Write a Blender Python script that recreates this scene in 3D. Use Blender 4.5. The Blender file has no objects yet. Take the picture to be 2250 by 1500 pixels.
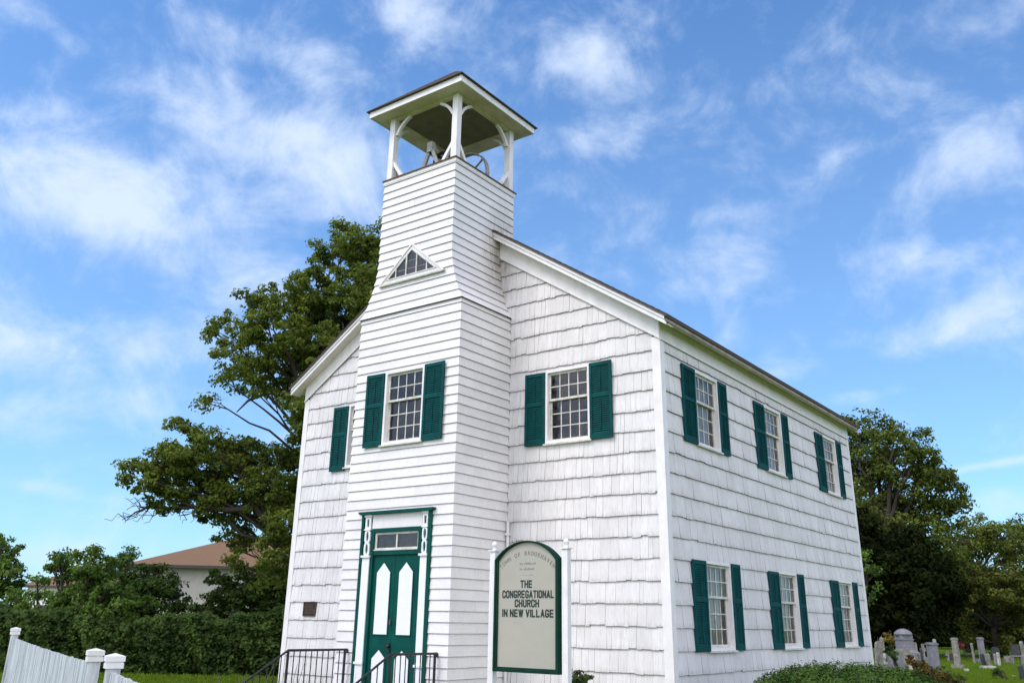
import bpy, math, random
import numpy as np
from mathutils import Vector, Matrix, Euler
rnd = random.Random(7)
C = bpy.context.scene.collection
sc = bpy.context.scene

# ------------------------------------------------------------------ camera
CAM = np.array([6.965513, -13.858747, 1.6]); YAW, PITCH, ROLL, FOC = 0.639821, 0.359224, 0.01827, 1964.343
PX0, PY0 = 1119.152, 627.945                      # principal point of the (cropped) photograph
def basis():
    cy, sy = math.cos(YAW), math.sin(YAW)
    f0 = np.array([-sy, cy, 0]); r0 = np.array([cy, sy, 0]); u0 = np.array([0, 0, 1.])
    f = f0*math.cos(PITCH)+u0*math.sin(PITCH); u = -f0*math.sin(PITCH)+u0*math.cos(PITCH)
    r = r0*math.cos(ROLL)+u*math.sin(ROLL); u = -r0*math.sin(ROLL)+u*math.cos(ROLL)
    return r, u, f, f0
RR, UU, FF, F0 = basis()
cd = bpy.data.cameras.new('camera'); cam = bpy.data.objects.new('camera', cd); C.objects.link(cam)
M = Matrix(((RR[0], UU[0], -FF[0], CAM[0]), (RR[1], UU[1], -FF[1], CAM[1]), (RR[2], UU[2], -FF[2], CAM[2]), (0, 0, 0, 1)))
cam.matrix_world = M
cd.sensor_fit = 'HORIZONTAL'; cd.sensor_width = 36; cd.lens = FOC/2250*36
cd.shift_x = 5.848/2250; cd.shift_y = -122.055/2250; cd.clip_end = 2000; cd.clip_start = .1
sc.camera = cam
def ray(px, py):
    return (px-PX0)*RR+(PY0-py)*UU+FOC*FF
def at(px, py, d):
    """point seen in the photo at (px,py) standing d metres ahead (measured on the ground)"""
    v = ray(px, py); return Vector(CAM+v*(d/float(v@F0)))
def gnd(px, d, z=0.):
    p = at(px, 1365, d); return Vector((p.x, p.y, z))

# ------------------------------------------------------------------ light
SUN_EL, SUN_DIR = math.radians(52), Vector((-.42, -.90, 0)).normalized()
EXPOSURE = .75
sdir = Vector((SUN_DIR.x*math.cos(SUN_EL), SUN_DIR.y*math.cos(SUN_EL), math.sin(SUN_EL)))
sl = bpy.data.lights.new('sun', 'SUN'); sl.energy = 1.25; sl.angle = math.radians(22); sl.color = (1, .93, .87)
so = bpy.data.objects.new('sun', sl); C.objects.link(so); so.rotation_euler = sdir.to_track_quat('Z', 'Y').to_euler()
so.location = (-20, 15, 40)
sc.view_settings.view_transform = 'Standard'; sc.view_settings.look = 'None'
sc.view_settings.exposure = EXPOSURE; sc.view_settings.gamma = 1
sc.cycles.max_bounces = 8; sc.cycles.transparent_max_bounces = 12

def N(nt, typ, **kw):
    n = nt.nodes.new(typ)
    for k, v in kw.items():
        if k.startswith('i_'):
            key = k[2:]; key = int(key) if key.isdigit() else key.replace('_', ' ')
            n.inputs[key].default_value = v
        else: setattr(n, k, v)
    return n
def L(nt, a, b): nt.links.new(a, b)

world = bpy.data.worlds.new('World'); sc.world = world; world.use_nodes = True
wt = world.node_tree; wt.nodes.clear()
sky = N(wt, 'ShaderNodeTexSky', sky_type='NISHITA', sun_disc=False, sun_elevation=SUN_EL, air_density=1.0, dust_density=.35, ozone_density=2.2)
sky.sun_rotation = math.atan2(SUN_DIR.x, SUN_DIR.y)
tc = N(wt, 'ShaderNodeTexCoord'); sep = N(wt, 'ShaderNodeSeparateXYZ'); L(wt, tc.outputs['Generated'], sep.inputs[0])
az = N(wt, 'ShaderNodeMath', operation='ARCTAN2'); L(wt, sep.outputs[0], az.inputs[0]); L(wt, sep.outputs[1], az.inputs[1])
el = N(wt, 'ShaderNodeMath', operation='ARCSINE'); L(wt, sep.outputs[2], el.inputs[0])
ae = N(wt, 'ShaderNodeCombineXYZ'); L(wt, az.outputs[0], ae.inputs[0]); L(wt, el.outputs[0], ae.inputs[1])
# cloud banks: direction in the sky, size, tilt, strength
BANKS = [(60,400,300,110,-10,1.15),(330,440,260,100,-15,.9),(470,230,250,80,-12,.85),(590,330,240,100,0,.7),(100,740,260,75,5,.8),(380,750,170,60,5,.55),
 (560,590,220,80,0,.85),(450,60,250,50,0,.45),(680,140,150,70,0,.5),(930,50,170,60,-20,.6),(1190,90,210,90,-15,.66),(1320,180,110,130,0,.66),(1320,310,130,50,0,.75),(1080,190,110,60,0,.4),
 (70,245,140,42,0,.6),(70,30,110,35,-10,.5),(790,340,110,90,0,.75),(860,60,90,60,0,.4),(760,440,160,60,0,.5),(1240,410,60,30,0,.55),(1660,520,170,50,8,.7),(1600,470,90,25,0,.5),
 (1570,600,150,40,5,.5),(1500,650,80,30,0,.4),(2110,340,200,60,25,.72),(1830,390,90,40,10,.6),(2240,380,90,90,0,.6),(1870,330,80,30,0,.3),(2170,680,180,60,20,.75),(2000,740,150,40,12,.5),(1990,560,130,60,0,.45),
 (1900,865,170,17,5,.65),(2190,1018,130,12,6,1.15),(2170,1100,130,45,-10,.75),(90,1070,120,18,-5,.6),(80,920,160,45,0,.5),(120,1210,120,45,10,.7),(1720,810,140,40,8,.35),(2180,60,160,40,0,.25),(250,880,140,40,0,.4),(2200,540,120,40,10,.5)]
acc = None
for (px, py, rx, ry, tilt, s) in BANKS:
    v = ray(px, py); v = v/np.linalg.norm(v); e = math.asin(v[2]); a = math.atan2(v[0], v[1])
    mp = N(wt, 'ShaderNodeMapping', vector_type='TEXTURE')
    mp.inputs['Location'].default_value = (a, e, 0); mp.inputs['Rotation'].default_value = (0, 0, math.radians(tilt))
    k = FOC*math.sqrt(1+((px-PX0)**2+(py-PY0)**2)/FOC**2)
    mp.inputs['Scale'].default_value = (rx/k/math.cos(e)*1.55, ry/k*1.6, 1)
    L(wt, ae.outputs[0], mp.inputs[0])
    ln = N(wt, 'ShaderNodeVectorMath', operation='LENGTH'); L(wt, mp.outputs[0], ln.inputs[0])
    mr = N(wt, 'ShaderNodeMapRange', interpolation_type='SMOOTHSTEP'); L(wt, ln.outputs['Value'], mr.inputs[0])
    mr.inputs[1].default_value = 0; mr.inputs[2].default_value = 1; mr.inputs[3].default_value = s; mr.inputs[4].default_value = 0
    if acc is None: acc = mr.outputs[0]
    else:
        mx = N(wt, 'ShaderNodeMath', operation='ADD'); L(wt, acc, mx.inputs[0]); L(wt, mr.outputs[0], mx.inputs[1]); acc = mx.outputs[0]
# bright cloud bank added behind the camera, out of view, to light the walls
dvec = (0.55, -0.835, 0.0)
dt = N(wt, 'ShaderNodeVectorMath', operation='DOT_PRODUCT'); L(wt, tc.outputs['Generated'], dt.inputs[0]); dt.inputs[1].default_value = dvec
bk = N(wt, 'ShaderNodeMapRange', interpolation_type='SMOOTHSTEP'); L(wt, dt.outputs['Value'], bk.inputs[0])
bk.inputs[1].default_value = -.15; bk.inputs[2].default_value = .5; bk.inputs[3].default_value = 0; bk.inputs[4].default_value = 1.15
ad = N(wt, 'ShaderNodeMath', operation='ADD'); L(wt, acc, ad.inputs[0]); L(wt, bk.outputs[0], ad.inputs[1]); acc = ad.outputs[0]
# mottled, wind drawn texture
mp = N(wt, 'ShaderNodeMapping'); mp.inputs['Scale'].default_value = (1.0, 1.25, 1); mp.inputs['Rotation'].default_value = (0, 0, math.radians(-10)); L(wt, ae.outputs[0], mp.inputs[0])
n1 = N(wt, 'ShaderNodeTexNoise', noise_dimensions='2D'); n1.inputs['Scale'].default_value = 7.5; n1.inputs['Detail'].default_value = 10; n1.inputs['Roughness'].default_value = .62; n1.inputs['Distortion'].default_value = .35; L(wt, mp.outputs[0], n1.inputs['Vector'])
n2 = N(wt, 'ShaderNodeTexNoise', noise_dimensions='2D'); n2.inputs['Scale'].default_value = 26; n2.inputs['Detail'].default_value = 5; n2.inputs['Roughness'].default_value = .55; n2.inputs['Distortion'].default_value = .2; L(wt, mp.outputs[0], n2.inputs['Vector'])
nm = N(wt, 'ShaderNodeMath', operation='MULTIPLY_ADD'); L(wt, n2.outputs[0], nm.inputs[0]); nm.inputs[1].default_value = .34
nb = N(wt, 'ShaderNodeMath', operation='SUBTRACT'); L(wt, n1.outputs[0], nb.inputs[0]); nb.inputs[1].default_value = .17; L(wt, nb.outputs[0], nm.inputs[2])
# alpha = smoothstep(noise + bank*.5)
ma = N(wt, 'ShaderNodeMath', operation='MULTIPLY_ADD'); L(wt, acc, ma.inputs[0]); ma.inputs[1].default_value = .36; L(wt, nm.outputs[0], ma.inputs[2])
al = N(wt, 'ShaderNodeMapRange', interpolation_type='SMOOTHSTEP'); L(wt, ma.outputs[0], al.inputs[0])
al.inputs[1].default_value = .44; al.inputs[2].default_value = 1.16; al.inputs[3].default_value = .0; al.inputs[4].default_value = .88
hz = N(wt, 'ShaderNodeMapRange'); L(wt, el.outputs[0], hz.inputs[0]); hz.inputs[1].default_value = 0; hz.inputs[2].default_value = .75; hz.inputs[3].default_value = .42; hz.inputs[4].default_value = 0
SKY_K = .114
tint = N(wt, 'ShaderNodeMix', data_type='RGBA', blend_type='MULTIPLY'); tint.inputs[0].default_value = 1; L(wt, sky.outputs[0], tint.inputs[6]); tint.inputs[7].default_value = (.60, .93, 1.22, 1)
hm = N(wt, 'ShaderNodeMix', data_type='RGBA'); L(wt, hz.outputs[0], hm.inputs[0]); L(wt, tint.outputs[2], hm.inputs[6]); hm.inputs[7].default_value = (2.3, 3.35, 4.75, 1)
cc_ = N(wt, 'ShaderNodeMix', data_type='RGBA'); L(wt, bk.outputs[0], cc_.inputs[0]); cc_.inputs[6].default_value = (4.2, 4.9, 6.1, 1); cc_.inputs[7].default_value = (14.6, 13.9, 14.8, 1)   # unseen bank made far brighter to light the walls
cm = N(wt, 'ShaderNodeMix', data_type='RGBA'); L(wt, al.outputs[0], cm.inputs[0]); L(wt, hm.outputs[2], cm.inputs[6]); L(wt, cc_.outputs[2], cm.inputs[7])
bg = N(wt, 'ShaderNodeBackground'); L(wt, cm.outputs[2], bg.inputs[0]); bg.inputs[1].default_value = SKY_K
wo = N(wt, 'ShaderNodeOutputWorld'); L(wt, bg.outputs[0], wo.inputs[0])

# ------------------------------------------------------------------ materials
MAT = {}
def mat(name, col, rough=.6, var=0., nscale=8., bump=0., bscale=40., spec=.4, metal=0., trans=0., col2=None, island=0., stretch=(1, 1, 1), sub=None):
    m = bpy.data.materials.new(name); m.use_nodes = True; nt = m.node_tree; nt.nodes.clear()
    b = N(nt, 'ShaderNodeBsdfPrincipled'); b.inputs['Roughness'].default_value = rough; b.inputs['Metallic'].default_value = metal
    b.inputs['Specular IOR Level'].default_value = spec
    o = N(nt, 'ShaderNodeOutputMaterial'); t = N(nt, 'ShaderNodeTexCoord')
    mpn = N(nt, 'ShaderNodeMapping'); mpn.inputs['Scale'].default_value = stretch; L(nt, t.outputs['Object'], mpn.inputs[0])
    c1 = tuple(col)+(1,); c2 = tuple(col2)+(1,) if col2 else tuple(max(0, c*(1-var)) for c in col)+(1,)
    if var or col2:
        nz = N(nt, 'ShaderNodeTexNoise'); nz.inputs['Scale'].default_value = nscale; nz.inputs['Detail'].default_value = 6; nz.inputs['Roughness'].default_value = .65; L(nt, mpn.outputs[0], nz.inputs['Vector'])
        rp = N(nt, 'ShaderNodeMapRange'); L(nt, nz.outputs[0], rp.inputs[0]); rp.inputs[1].default_value = .35; rp.inputs[2].default_value = .68
        f = rp.outputs[0]
        if island:
            g = N(nt, 'ShaderNodeNewGeometry'); a = N(nt, 'ShaderNodeMath', operation='MULTIPLY_ADD', use_clamp=True); L(nt, g.outputs['Random Per Island'], a.inputs[0]); a.inputs[1].default_value = island
            s = N(nt, 'ShaderNodeMath', operation='SUBTRACT'); L(nt, f, s.inputs[0]); s.inputs[1].default_value = island/2; L(nt, s.outputs[0], a.inputs[2]); f = a.outputs[0]
        mx = N(nt, 'ShaderNodeMix', data_type='RGBA'); L(nt, f, mx.inputs[0]); mx.inputs[6].default_value = c1; mx.inputs[7].default_value = c2
        L(nt, mx.outputs[2], b.inputs['Base Color']); colout = mx.outputs[2]
    else: b.inputs['Base Color'].default_value = c1; colout = None
    if bump:
        nb_ = N(nt, 'ShaderNodeTexNoise'); nb_.inputs['Scale'].default_value = bscale; nb_.inputs['Detail'].default_value = 5; L(nt, mpn.outputs[0], nb_.inputs['Vector'])
        bp_ = N(nt, 'ShaderNodeBump'); bp_.inputs['Strength'].default_value = bump; bp_.inputs['Distance'].default_value = .02; L(nt, nb_.outputs[0], bp_.inputs['Height']); L(nt, bp_.outputs[0], b.inputs['Normal'])
    if trans:
        tr = N(nt, 'ShaderNodeBsdfTranslucent'); ms = N(nt, 'ShaderNodeMixShader'); ms.inputs[0].default_value = trans
        if colout: L(nt, colout, tr.inputs[0])
        else: tr.inputs[0].default_value = c1
        L(nt, b.outputs[0], ms.inputs[1]); L(nt, tr.outputs[0], ms.inputs[2]); L(nt, ms.outputs[0], o.inputs[0])
    else: L(nt, b.outputs[0], o.inputs[0])
    MAT[name] = m; return m

def siding_mat(name, base, wear, dirt, streak=.5, period=None, z0=0.):
    """white house paint: each board a touch different, chalky streaks down the grain, worn scuffs"""
    m = bpy.data.materials.new(name); m.use_nodes = True; nt = m.node_tree; nt.nodes.clear()
    b = N(nt, 'ShaderNodeBsdfPrincipled'); b.inputs['Roughness'].default_value = .62; b.inputs['Specular IOR Level'].default_value = .3
    o = N(nt, 'ShaderNodeOutputMaterial'); L(nt, b.outputs[0], o.inputs[0]); t = N(nt, 'ShaderNodeTexCoord'); g = N(nt, 'ShaderNodeNewGeometry')
    def noise(scale, st, det=6, rough=.65):
        mp_ = N(nt, 'ShaderNodeMapping'); mp_.inputs['Scale'].default_value = st; L(nt, t.outputs['Object'], mp_.inputs[0])
        z = N(nt, 'ShaderNodeTexNoise'); z.inputs['Scale'].default_value = scale; z.inputs['Detail'].default_value = det; z.inputs['Roughness'].default_value = rough; L(nt, mp_.outputs[0], z.inputs['Vector']); return z.outputs[0]
    def rng(x, a, c, d=0, e=1):
        r = N(nt, 'ShaderNodeMapRange'); L(nt, x, r.inputs[0]); r.inputs[1].default_value = a; r.inputs[2].default_value = c; r.inputs[3].default_value = d; r.inputs[4].default_value = e; return r.outputs[0]
    def mix(f, a, c):
        x = N(nt, 'ShaderNodeMix', data_type='RGBA'); L(nt, f, x.inputs[0])
        if isinstance(a, tuple): x.inputs[6].default_value = a+(1,)
        else: L(nt, a, x.inputs[6])
        x.inputs[7].default_value = c+(1,); return x.outputs[2]
    isl = rng(g.outputs['Random Per Island'], 0, 1, 0, .75)
    c = mix(isl, base, tuple(v*.86 for v in base))
    c = mix(rng(noise(16, (3.2, 3.2, .22)), .48, .76, 0, streak), c, dirt)           # vertical streaks
    c = mix(rng(noise(1.3, (1, 1, 1), 4), .42, .75, 0, .5), c, dirt)                      # broad grime
    c = mix(rng(noise(26, (1, 1, .5), 7, .75), .63, .71, 0, .6), c, wear)                 # flaked paint
    if period:
        sz = N(nt, 'ShaderNodeSeparateXYZ'); L(nt, t.outputs['Object'], sz.inputs[0])
        a_ = N(nt, 'ShaderNodeMath', operation='SUBTRACT'); L(nt, sz.outputs[2], a_.inputs[0]); a_.inputs[1].default_value = z0
        m_ = N(nt, 'ShaderNodeMath', operation='FLOORED_MODULO'); L(nt, a_.outputs[0], m_.inputs[0]); m_.inputs[1].default_value = period
        k_ = N(nt, 'ShaderNodeMath', operation='MULTIPLY'); L(nt, rng(m_.outputs[0], .085, .0, 0, .8), k_.inputs[0]); L(nt, rng(noise(20, (2.4, 2.4, .3)), .42, .66, 0, 1), k_.inputs[1])
        c = mix(k_.outputs[0], c, wear)
    # mildew in the corner where the rake meets the tower, and a faint wash under the step
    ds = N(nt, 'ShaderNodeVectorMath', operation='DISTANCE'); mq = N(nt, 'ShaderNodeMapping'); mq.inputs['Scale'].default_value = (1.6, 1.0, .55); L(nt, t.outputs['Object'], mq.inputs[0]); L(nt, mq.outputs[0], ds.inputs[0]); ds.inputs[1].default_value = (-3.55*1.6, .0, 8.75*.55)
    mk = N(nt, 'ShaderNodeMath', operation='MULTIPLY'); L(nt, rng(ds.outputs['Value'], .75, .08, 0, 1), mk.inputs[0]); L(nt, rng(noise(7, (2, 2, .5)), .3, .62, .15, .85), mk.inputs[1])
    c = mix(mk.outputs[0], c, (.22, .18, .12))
    L(nt, c, b.inputs['Base Color'])
    bp_ = N(nt, 'ShaderNodeBump'); bp_.inputs['Strength'].default_value = .35; bp_.inputs['Distance'].default_value = .01; L(nt, noise(30, (3, 3, .3), 4), bp_.inputs['Height']); L(nt, bp_.outputs[0], b.inputs['Normal'])
    MAT[name] = m; return m

siding_mat('white_shingle_paint', (.755, .73, .725), (.38, .33, .30), (.50, .48, .46), .8, .355, .856)
siding_mat('white_clapboard_paint', (.80, .775, .77), (.5, .43, .40), (.58, .56, .55), .6)
mat('worn_shadow_butt', (.055, .048, .045), .9, var=.5, nscale=14)  # weathered butts, darkened further to paint the shadow line under each course
mat('dark_gap', (.10, .09, .085), .9)
mat('white_trim_paint', (.80, .78, .78), .5, col2=(.69, .665, .65), nscale=5, bump=.1, stretch=(1, 1, .6))
mat('old_white_sill', (.70, .69, .64), .6, col2=(.42, .40, .34), nscale=9, bump=.2)
mat('soffit_paint', (.86, .755, .69), .7, col2=(.62, .54, .40), nscale=2.2, bump=.1)
mat('green_shutter_paint', (.0015, .070, .068), .6, spec=.10, col2=(.004, .040, .042), nscale=6, bump=.15, bscale=60)
mat('green_door_paint', (.0012, .072, .056), .5, spec=.12, col2=(.001, .050, .040), nscale=4, bump=.08)
mat('white_panel_paint', (.78, .79, .80), .5, var=.06, nscale=6)
mat('sign_green_paint', (.003, .038, .020), .5, spec=.15, var=.3, nscale=6)
mat('sign_board_face', (.39, .37, .31), .5, var=.07, nscale=3)
mat('sign_lettering', (.012, .03, .022), .5)
mat('faded_lettering', (.20, .205, .18), .6)
mat('asphalt_roof', (.12, .095, .08), .95, col2=(.07, .055, .05), nscale=30, bump=.6, bscale=90)
mat('weathered_flashing', (.16, .09, .06), .8, var=.4, nscale=20)
mat('old_fascia', (.40, .37, .33), .75, col2=(.22, .19, .16), nscale=3, bump=.2)
mat('dark_boarding', (.25, .215, .185), .9, var=.3, nscale=4)
mat('black_iron_and_backing', (.012, .012, .014), .45, spec=.5)
mat('bronze_bell', (.025, .022, .02), .5, metal=.6)
mat('grey_wood', (.40, .40, .38), .7, var=.35, nscale=12, bump=.2)
mat('bronze_plaque', (.045, .022, .018), .45, metal=.5, var=.4, nscale=40)
mat('plaque_relief', (.16, .11, .07), .45, metal=.5)
mat('bark', (.07, .055, .045), .95, var=.5, nscale=12, bump=.8, bscale=20, stretch=(1, 1, .4))
mat('dead_twig', (.16, .13, .11), .95)
mat('oak_leaf', (.185, .235, .038), .75, col2=(.075, .112, .018), nscale=.8, island=.7, trans=.45, spec=.12)
mat('oak_leaf_olive', (.13, .165, .028), .75, col2=(.055, .08, .014), nscale=.8, island=.7, trans=0.3, spec=.12)
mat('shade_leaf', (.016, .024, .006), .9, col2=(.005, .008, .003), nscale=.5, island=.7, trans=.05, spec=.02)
mat('bush_leaf', (.14, .22, .038), .75, col2=(.045, .095, .016), nscale=1., island=.7, trans=0.35, spec=.12)
mat('ivy_leaf', (.075, .125, .024), .75, col2=(.020, .042, .010), nscale=1.2, island=.6, trans=0.25, spec=.12)
mat('yew_leaf', (.080, .145, .024), .75, col2=(.022, .055, .010), nscale=5, island=.9, trans=0.2, spec=.12)
mat('lime_leaf', (.17, .20, .03), .6, col2=(.07, .10, .016), nscale=1.5, island=.6, trans=.3, spec=.12)
mat('rust_leaf', (.14, .14, .022), .6, col2=(.040, .070, .012), nscale=1.1, island=.8, trans=.25, spec=.12)
mat('orange_leaf', (.14, .065, .016), .6, col2=(.055, .07, .014), nscale=4, island=1., trans=.3, spec=.12)
mat('yellow_leaf', (.32, .22, .03), .6, col2=(.14, .13, .03), nscale=3, island=1., trans=.3, spec=.12)
mat('grass_blade', (.15, .23, .014), .6, col2=(.09, .15, .010), nscale=2, island=.8, trans=.3, spec=.12)
mat('weed_blade', (.075, .12, .022), .7, col2=(.10, .085, .03), nscale=3, island=.9, trans=.25, spec=.1)
mat('pink_flower', (.30, .02, .04), .6, var=.4)
mat('granite_grey', (.22, .215, .24), .7, spec=.2, col2=(.14, .14, .155), nscale=7, bump=.2)
mat('marble_old', (.30, .28, .25), .8, spec=.2, col2=(.11, .105, .085), nscale=5, bump=.3)
mat('marble_light', (.52, .50, .46), .75, spec=.2, col2=(.22, .21, .18), nscale=5, bump=.3)
mat('slate_dark', (.06, .062, .066), .6, spec=.2, col2=(.03, .032, .034), nscale=7, bump=.2)
mat('brown_roof', (.235, .148, .092), .95, spec=.05, col2=(.16, .098, .062), nscale=25, bump=.4, bscale=60)
mat('stucco_grey', (.50, .48, .44), .8, var=.15, nscale=3)
mat('dark_gutter', (.05, .045, .045), .6)
mat('concrete', (.36, .35, .33), .9, var=.3, nscale=5, bump=.3)
mat('fence_paint', (.64, .66, .69), .55, col2=(.30, .32, .33), nscale=5, bump=.25, island=.35, stretch=(3, 3, .35))
mat('curtain_cloth', (.62, .60, .57), .9, var=.12, nscale=8, stretch=(4, 4, .3))
mat('room_dark', (.10, .09, .085), .9)
def glass():
    m = bpy.data.materials.new('window_glass'); m.use_nodes = True; nt = m.node_tree; nt.nodes.clear()
    tr = N(nt, 'ShaderNodeBsdfTransparent'); tr.inputs[0].default_value = (.80, .84, .84, 1)
    gl = N(nt, 'ShaderNodeBsdfGlossy'); gl.inputs['Roughness'].default_value = .03
    nz = N(nt, 'ShaderNodeTexNoise'); nz.inputs['Scale'].default_value = 3.2; bp_ = N(nt, 'ShaderNodeBump'); bp_.inputs['Strength'].default_value = .25; bp_.inputs['Distance'].default_value = .02
    t = N(nt, 'ShaderNodeTexCoord'); L(nt, t.outputs['Object'], nz.inputs['Vector']); L(nt, nz.outputs[0], bp_.inputs['Height']); L(nt, bp_.outputs[0], gl.inputs['Normal'])
    fr = N(nt, 'ShaderNodeFresnel'); fr.inputs[0].default_value = 1.55; k = N(nt, 'ShaderNodeMath', operation='MULTIPLY_ADD', use_clamp=True); L(nt, fr.outputs[0], k.inputs[0]); k.inputs[1].default_value = 1.15; k.inputs[2].default_value = .01
    mx = N(nt, 'ShaderNodeMixShader'); L(nt, k.outputs[0], mx.inputs[0]); L(nt, tr.outputs[0], mx.inputs[1]); L(nt, gl.outputs[0], mx.inputs[2])
    o = N(nt, 'ShaderNodeOutputMaterial'); L(nt, mx.outputs[0], o.inputs[0]); MAT['window_glass'] = m
glass()
def lawn_mat():
    m = bpy.data.materials.new('lawn'); m.use_nodes = True; nt = m.node_tree; nt.nodes.clear()
    b = N(nt, 'ShaderNodeBsdfPrincipled'); b.inputs['Roughness'].default_value = .9; b.inputs['Specular IOR Level'].default_value = .1; o = N(nt, 'ShaderNodeOutputMaterial'); L(nt, b.outputs[0], o.inputs[0]); t = N(nt, 'ShaderNodeTexCoord')
    def nz(s, d=6):
        z = N(nt, 'ShaderNodeTexNoise'); z.inputs['Scale'].default_value = s; z.inputs['Detail'].default_value = d; L(nt, t.outputs['Object'], z.inputs['Vector']); r = N(nt, 'ShaderNodeMapRange'); L(nt, z.outputs[0], r.inputs[0]); r.inputs[1].default_value = .35; r.inputs[2].default_value = .65; return r.outputs[0]
    m1 = N(nt, 'ShaderNodeMix', data_type='RGBA'); L(nt, nz(.25), m1.inputs[0]); m1.inputs[6].default_value = (.105, .19, .009, 1); m1.inputs[7].default_value = (.14, .215, .011, 1)
    m2 = N(nt, 'ShaderNodeMix', data_type='RGBA'); L(nt, nz(2.3), m2.inputs[0]); L(nt, m1.outputs[2], m2.inputs[6]); m2.inputs[7].default_value = (.08, .135, .010, 1)
    L(nt, m2.outputs[2], b.inputs['Base Color'])
    bp_ = N(nt, 'ShaderNodeBump'); bp_.inputs['Strength'].default_value = .8; bp_.inputs['Distance'].default_value = .05; L(nt, nz(14), bp_.inputs['Height']); L(nt, bp_.outputs[0], b.inputs['Normal']); MAT['lawn'] = m
lawn_mat()

# ------------------------------------------------------------------ mesh builder
class MB:
    def __init__(s): s.v = []; s.f = []; s.m = []
    def face(s, pts, mi=0):
        i = len(s.v); s.v += [tuple(p) for p in pts]; s.f.append(tuple(range(i, i+len(pts)))); s.m.append(mi)
    def solid(s, verts, faces, mi=0):
        i = len(s.v); s.v += [tuple(p) for p in verts]
        for f in faces: s.f.append(tuple(i+k for k in f)); s.m.append(mi)
    def box(s, x0, x1, y0, y1, z0, z1, mi=0, fn=None):
        v = [(x, y, z) for z in (z0, z1) for y in (y0, y1) for x in (x0, x1)]
        if fn: v = [fn(*p) for p in v]
        s.solid(v, [(0, 2, 3, 1), (4, 5, 7, 6), (0, 1, 5, 4), (2, 6, 7, 3), (0, 4, 6, 2), (1, 3, 7, 5)], mi)
    def prism(s, poly, fn, n0, n1, mi=0):
        """poly: list of (u,v), extruded from n0 to n1 through fn(u,v,n)"""
        k = len(poly); v = [fn(a, b, n0) for a, b in poly]+[fn(a, b, n1) for a, b in poly]
        s.solid(v, [tuple(range(k-1, -1, -1)), tuple(range(k, 2*k))]+[(i, (i+1) % k, k+(i+1) % k, k+i) for i in range(k)], mi)
    def ring(s, outer, inner, fn, n0, n1, mi=0):
        """frame between two outlines of the same point count"""
        k = len(outer); v = [fn(a, b, n) for n in (n0, n1) for a, b in outer+inner]
        f = []
        for i in range(k):
            j = (i+1) % k
            f += [(i, j, k+j, k+i), (2*k+j, 2*k+i, 3*k+i, 3*k+j), (j, i, 2*k+i, 2*k+j), (k+i, k+j, 3*k+j, 3*k+i)]
        s.solid(v, f, mi)
    def tube(s, pts, rad, n=6, mi=0, cap=True):
        pts = [Vector(p) for p in pts]; rad = rad if isinstance(rad, (list, tuple)) else [rad]*len(pts)
        vs = []; a = None
        for i, p in enumerate(pts):
            d = (pts[min(i+1, len(pts)-1)]-pts[max(i-1, 0)]).normalized()
            if a is None: a = d.orthogonal().normalized()
            else: a = (a-d*a.dot(d)); a = a.normalized() if a.length > 1e-5 else d.orthogonal().normalized()
            b = d.cross(a)
            for k in range(n):
                t = 2*math.pi*k/n+.3; vs.append(p+(a*math.cos(t)+b*math.sin(t))*rad[i])
        f = [(i*n+k, i*n+(k+1) % n, (i+1)*n+(k+1) % n, (i+1)*n+k) for i in range(len(pts)-1) for k in range(n)]
        if cap: f += [tuple(range(n-1, -1, -1)), tuple((len(pts)-1)*n+k for k in range(n))]
        s.solid(vs, f, mi)
    def lathe(s, prof, c=(0, 0, 0), n=16, mi=0, sx=1, sy=1):
        vs = []; c = Vector(c)
        for r, z in prof:
            for k in range(n): t = 2*math.pi*k/n; vs.append(c+Vector((r*sx*math.cos(t), r*sy*math.sin(t), z)))
        f = [(i*n+k, i*n+(k+1) % n, (i+1)*n+(k+1) % n, (i+1)*n+k) for i in range(len(prof)-1) for k in range(n)]
        f += [tuple(range(n-1, -1, -1)), tuple((len(prof)-1)*n+k for k in range(n))]
        s.solid(vs, f, mi)
    def build(s, name, mats, parent=None, smooth=False):
        me = bpy.data.meshes.new(name); me.from_pydata(s.v, [], s.f)
        for m in (mats if isinstance(mats, (list, tuple)) else [mats]): me.materials.append(MAT[m])
        me.polygons.foreach_set('material_index', s.m)
        if smooth: me.polygons.foreach_set('use_smooth', [True]*len(s.f))
        me.update(); o = bpy.data.objects.new(name, me); C.objects.link(o)
        if parent: 
            o.parent = parent; o.matrix_parent_inverse = Matrix.Translation(root_loc(parent)).inverted()
        return o
def root_loc(o):
    l = Vector(o.location)
    return l
PINV = {}
def tag(o, label=None, cat=None, group=None, kind=None):
    if label: o['label'] = label
    if cat: o['category'] = cat
    if group: o['group'] = group
    if kind: o['kind'] = kind
    return o
def thing(name, label, cat, loc=(0, 0, 0), group=None):
    o = bpy.data.objects.new(name, None); C.objects.link(o); o.location = loc; o.empty_display_size = .3
    return tag(o, label, cat, group)
def sub(o, parent):
    """meshes are written in world coordinates: keep them there under any parent"""
    o.parent = parent; bpy_l = Vector((0, 0, 0)); p = parent
    while p: bpy_l += Vector(p.location)+p.matrix_parent_inverse.translation; p = p.parent
    o.matrix_parent_inverse = Matrix.Translation(-bpy_l); return o
def B(mb, name, mats, parent=None, smooth=False):
    o = mb.build(name, mats, None, smooth)
    if parent: sub(o, parent)
    return o

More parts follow.
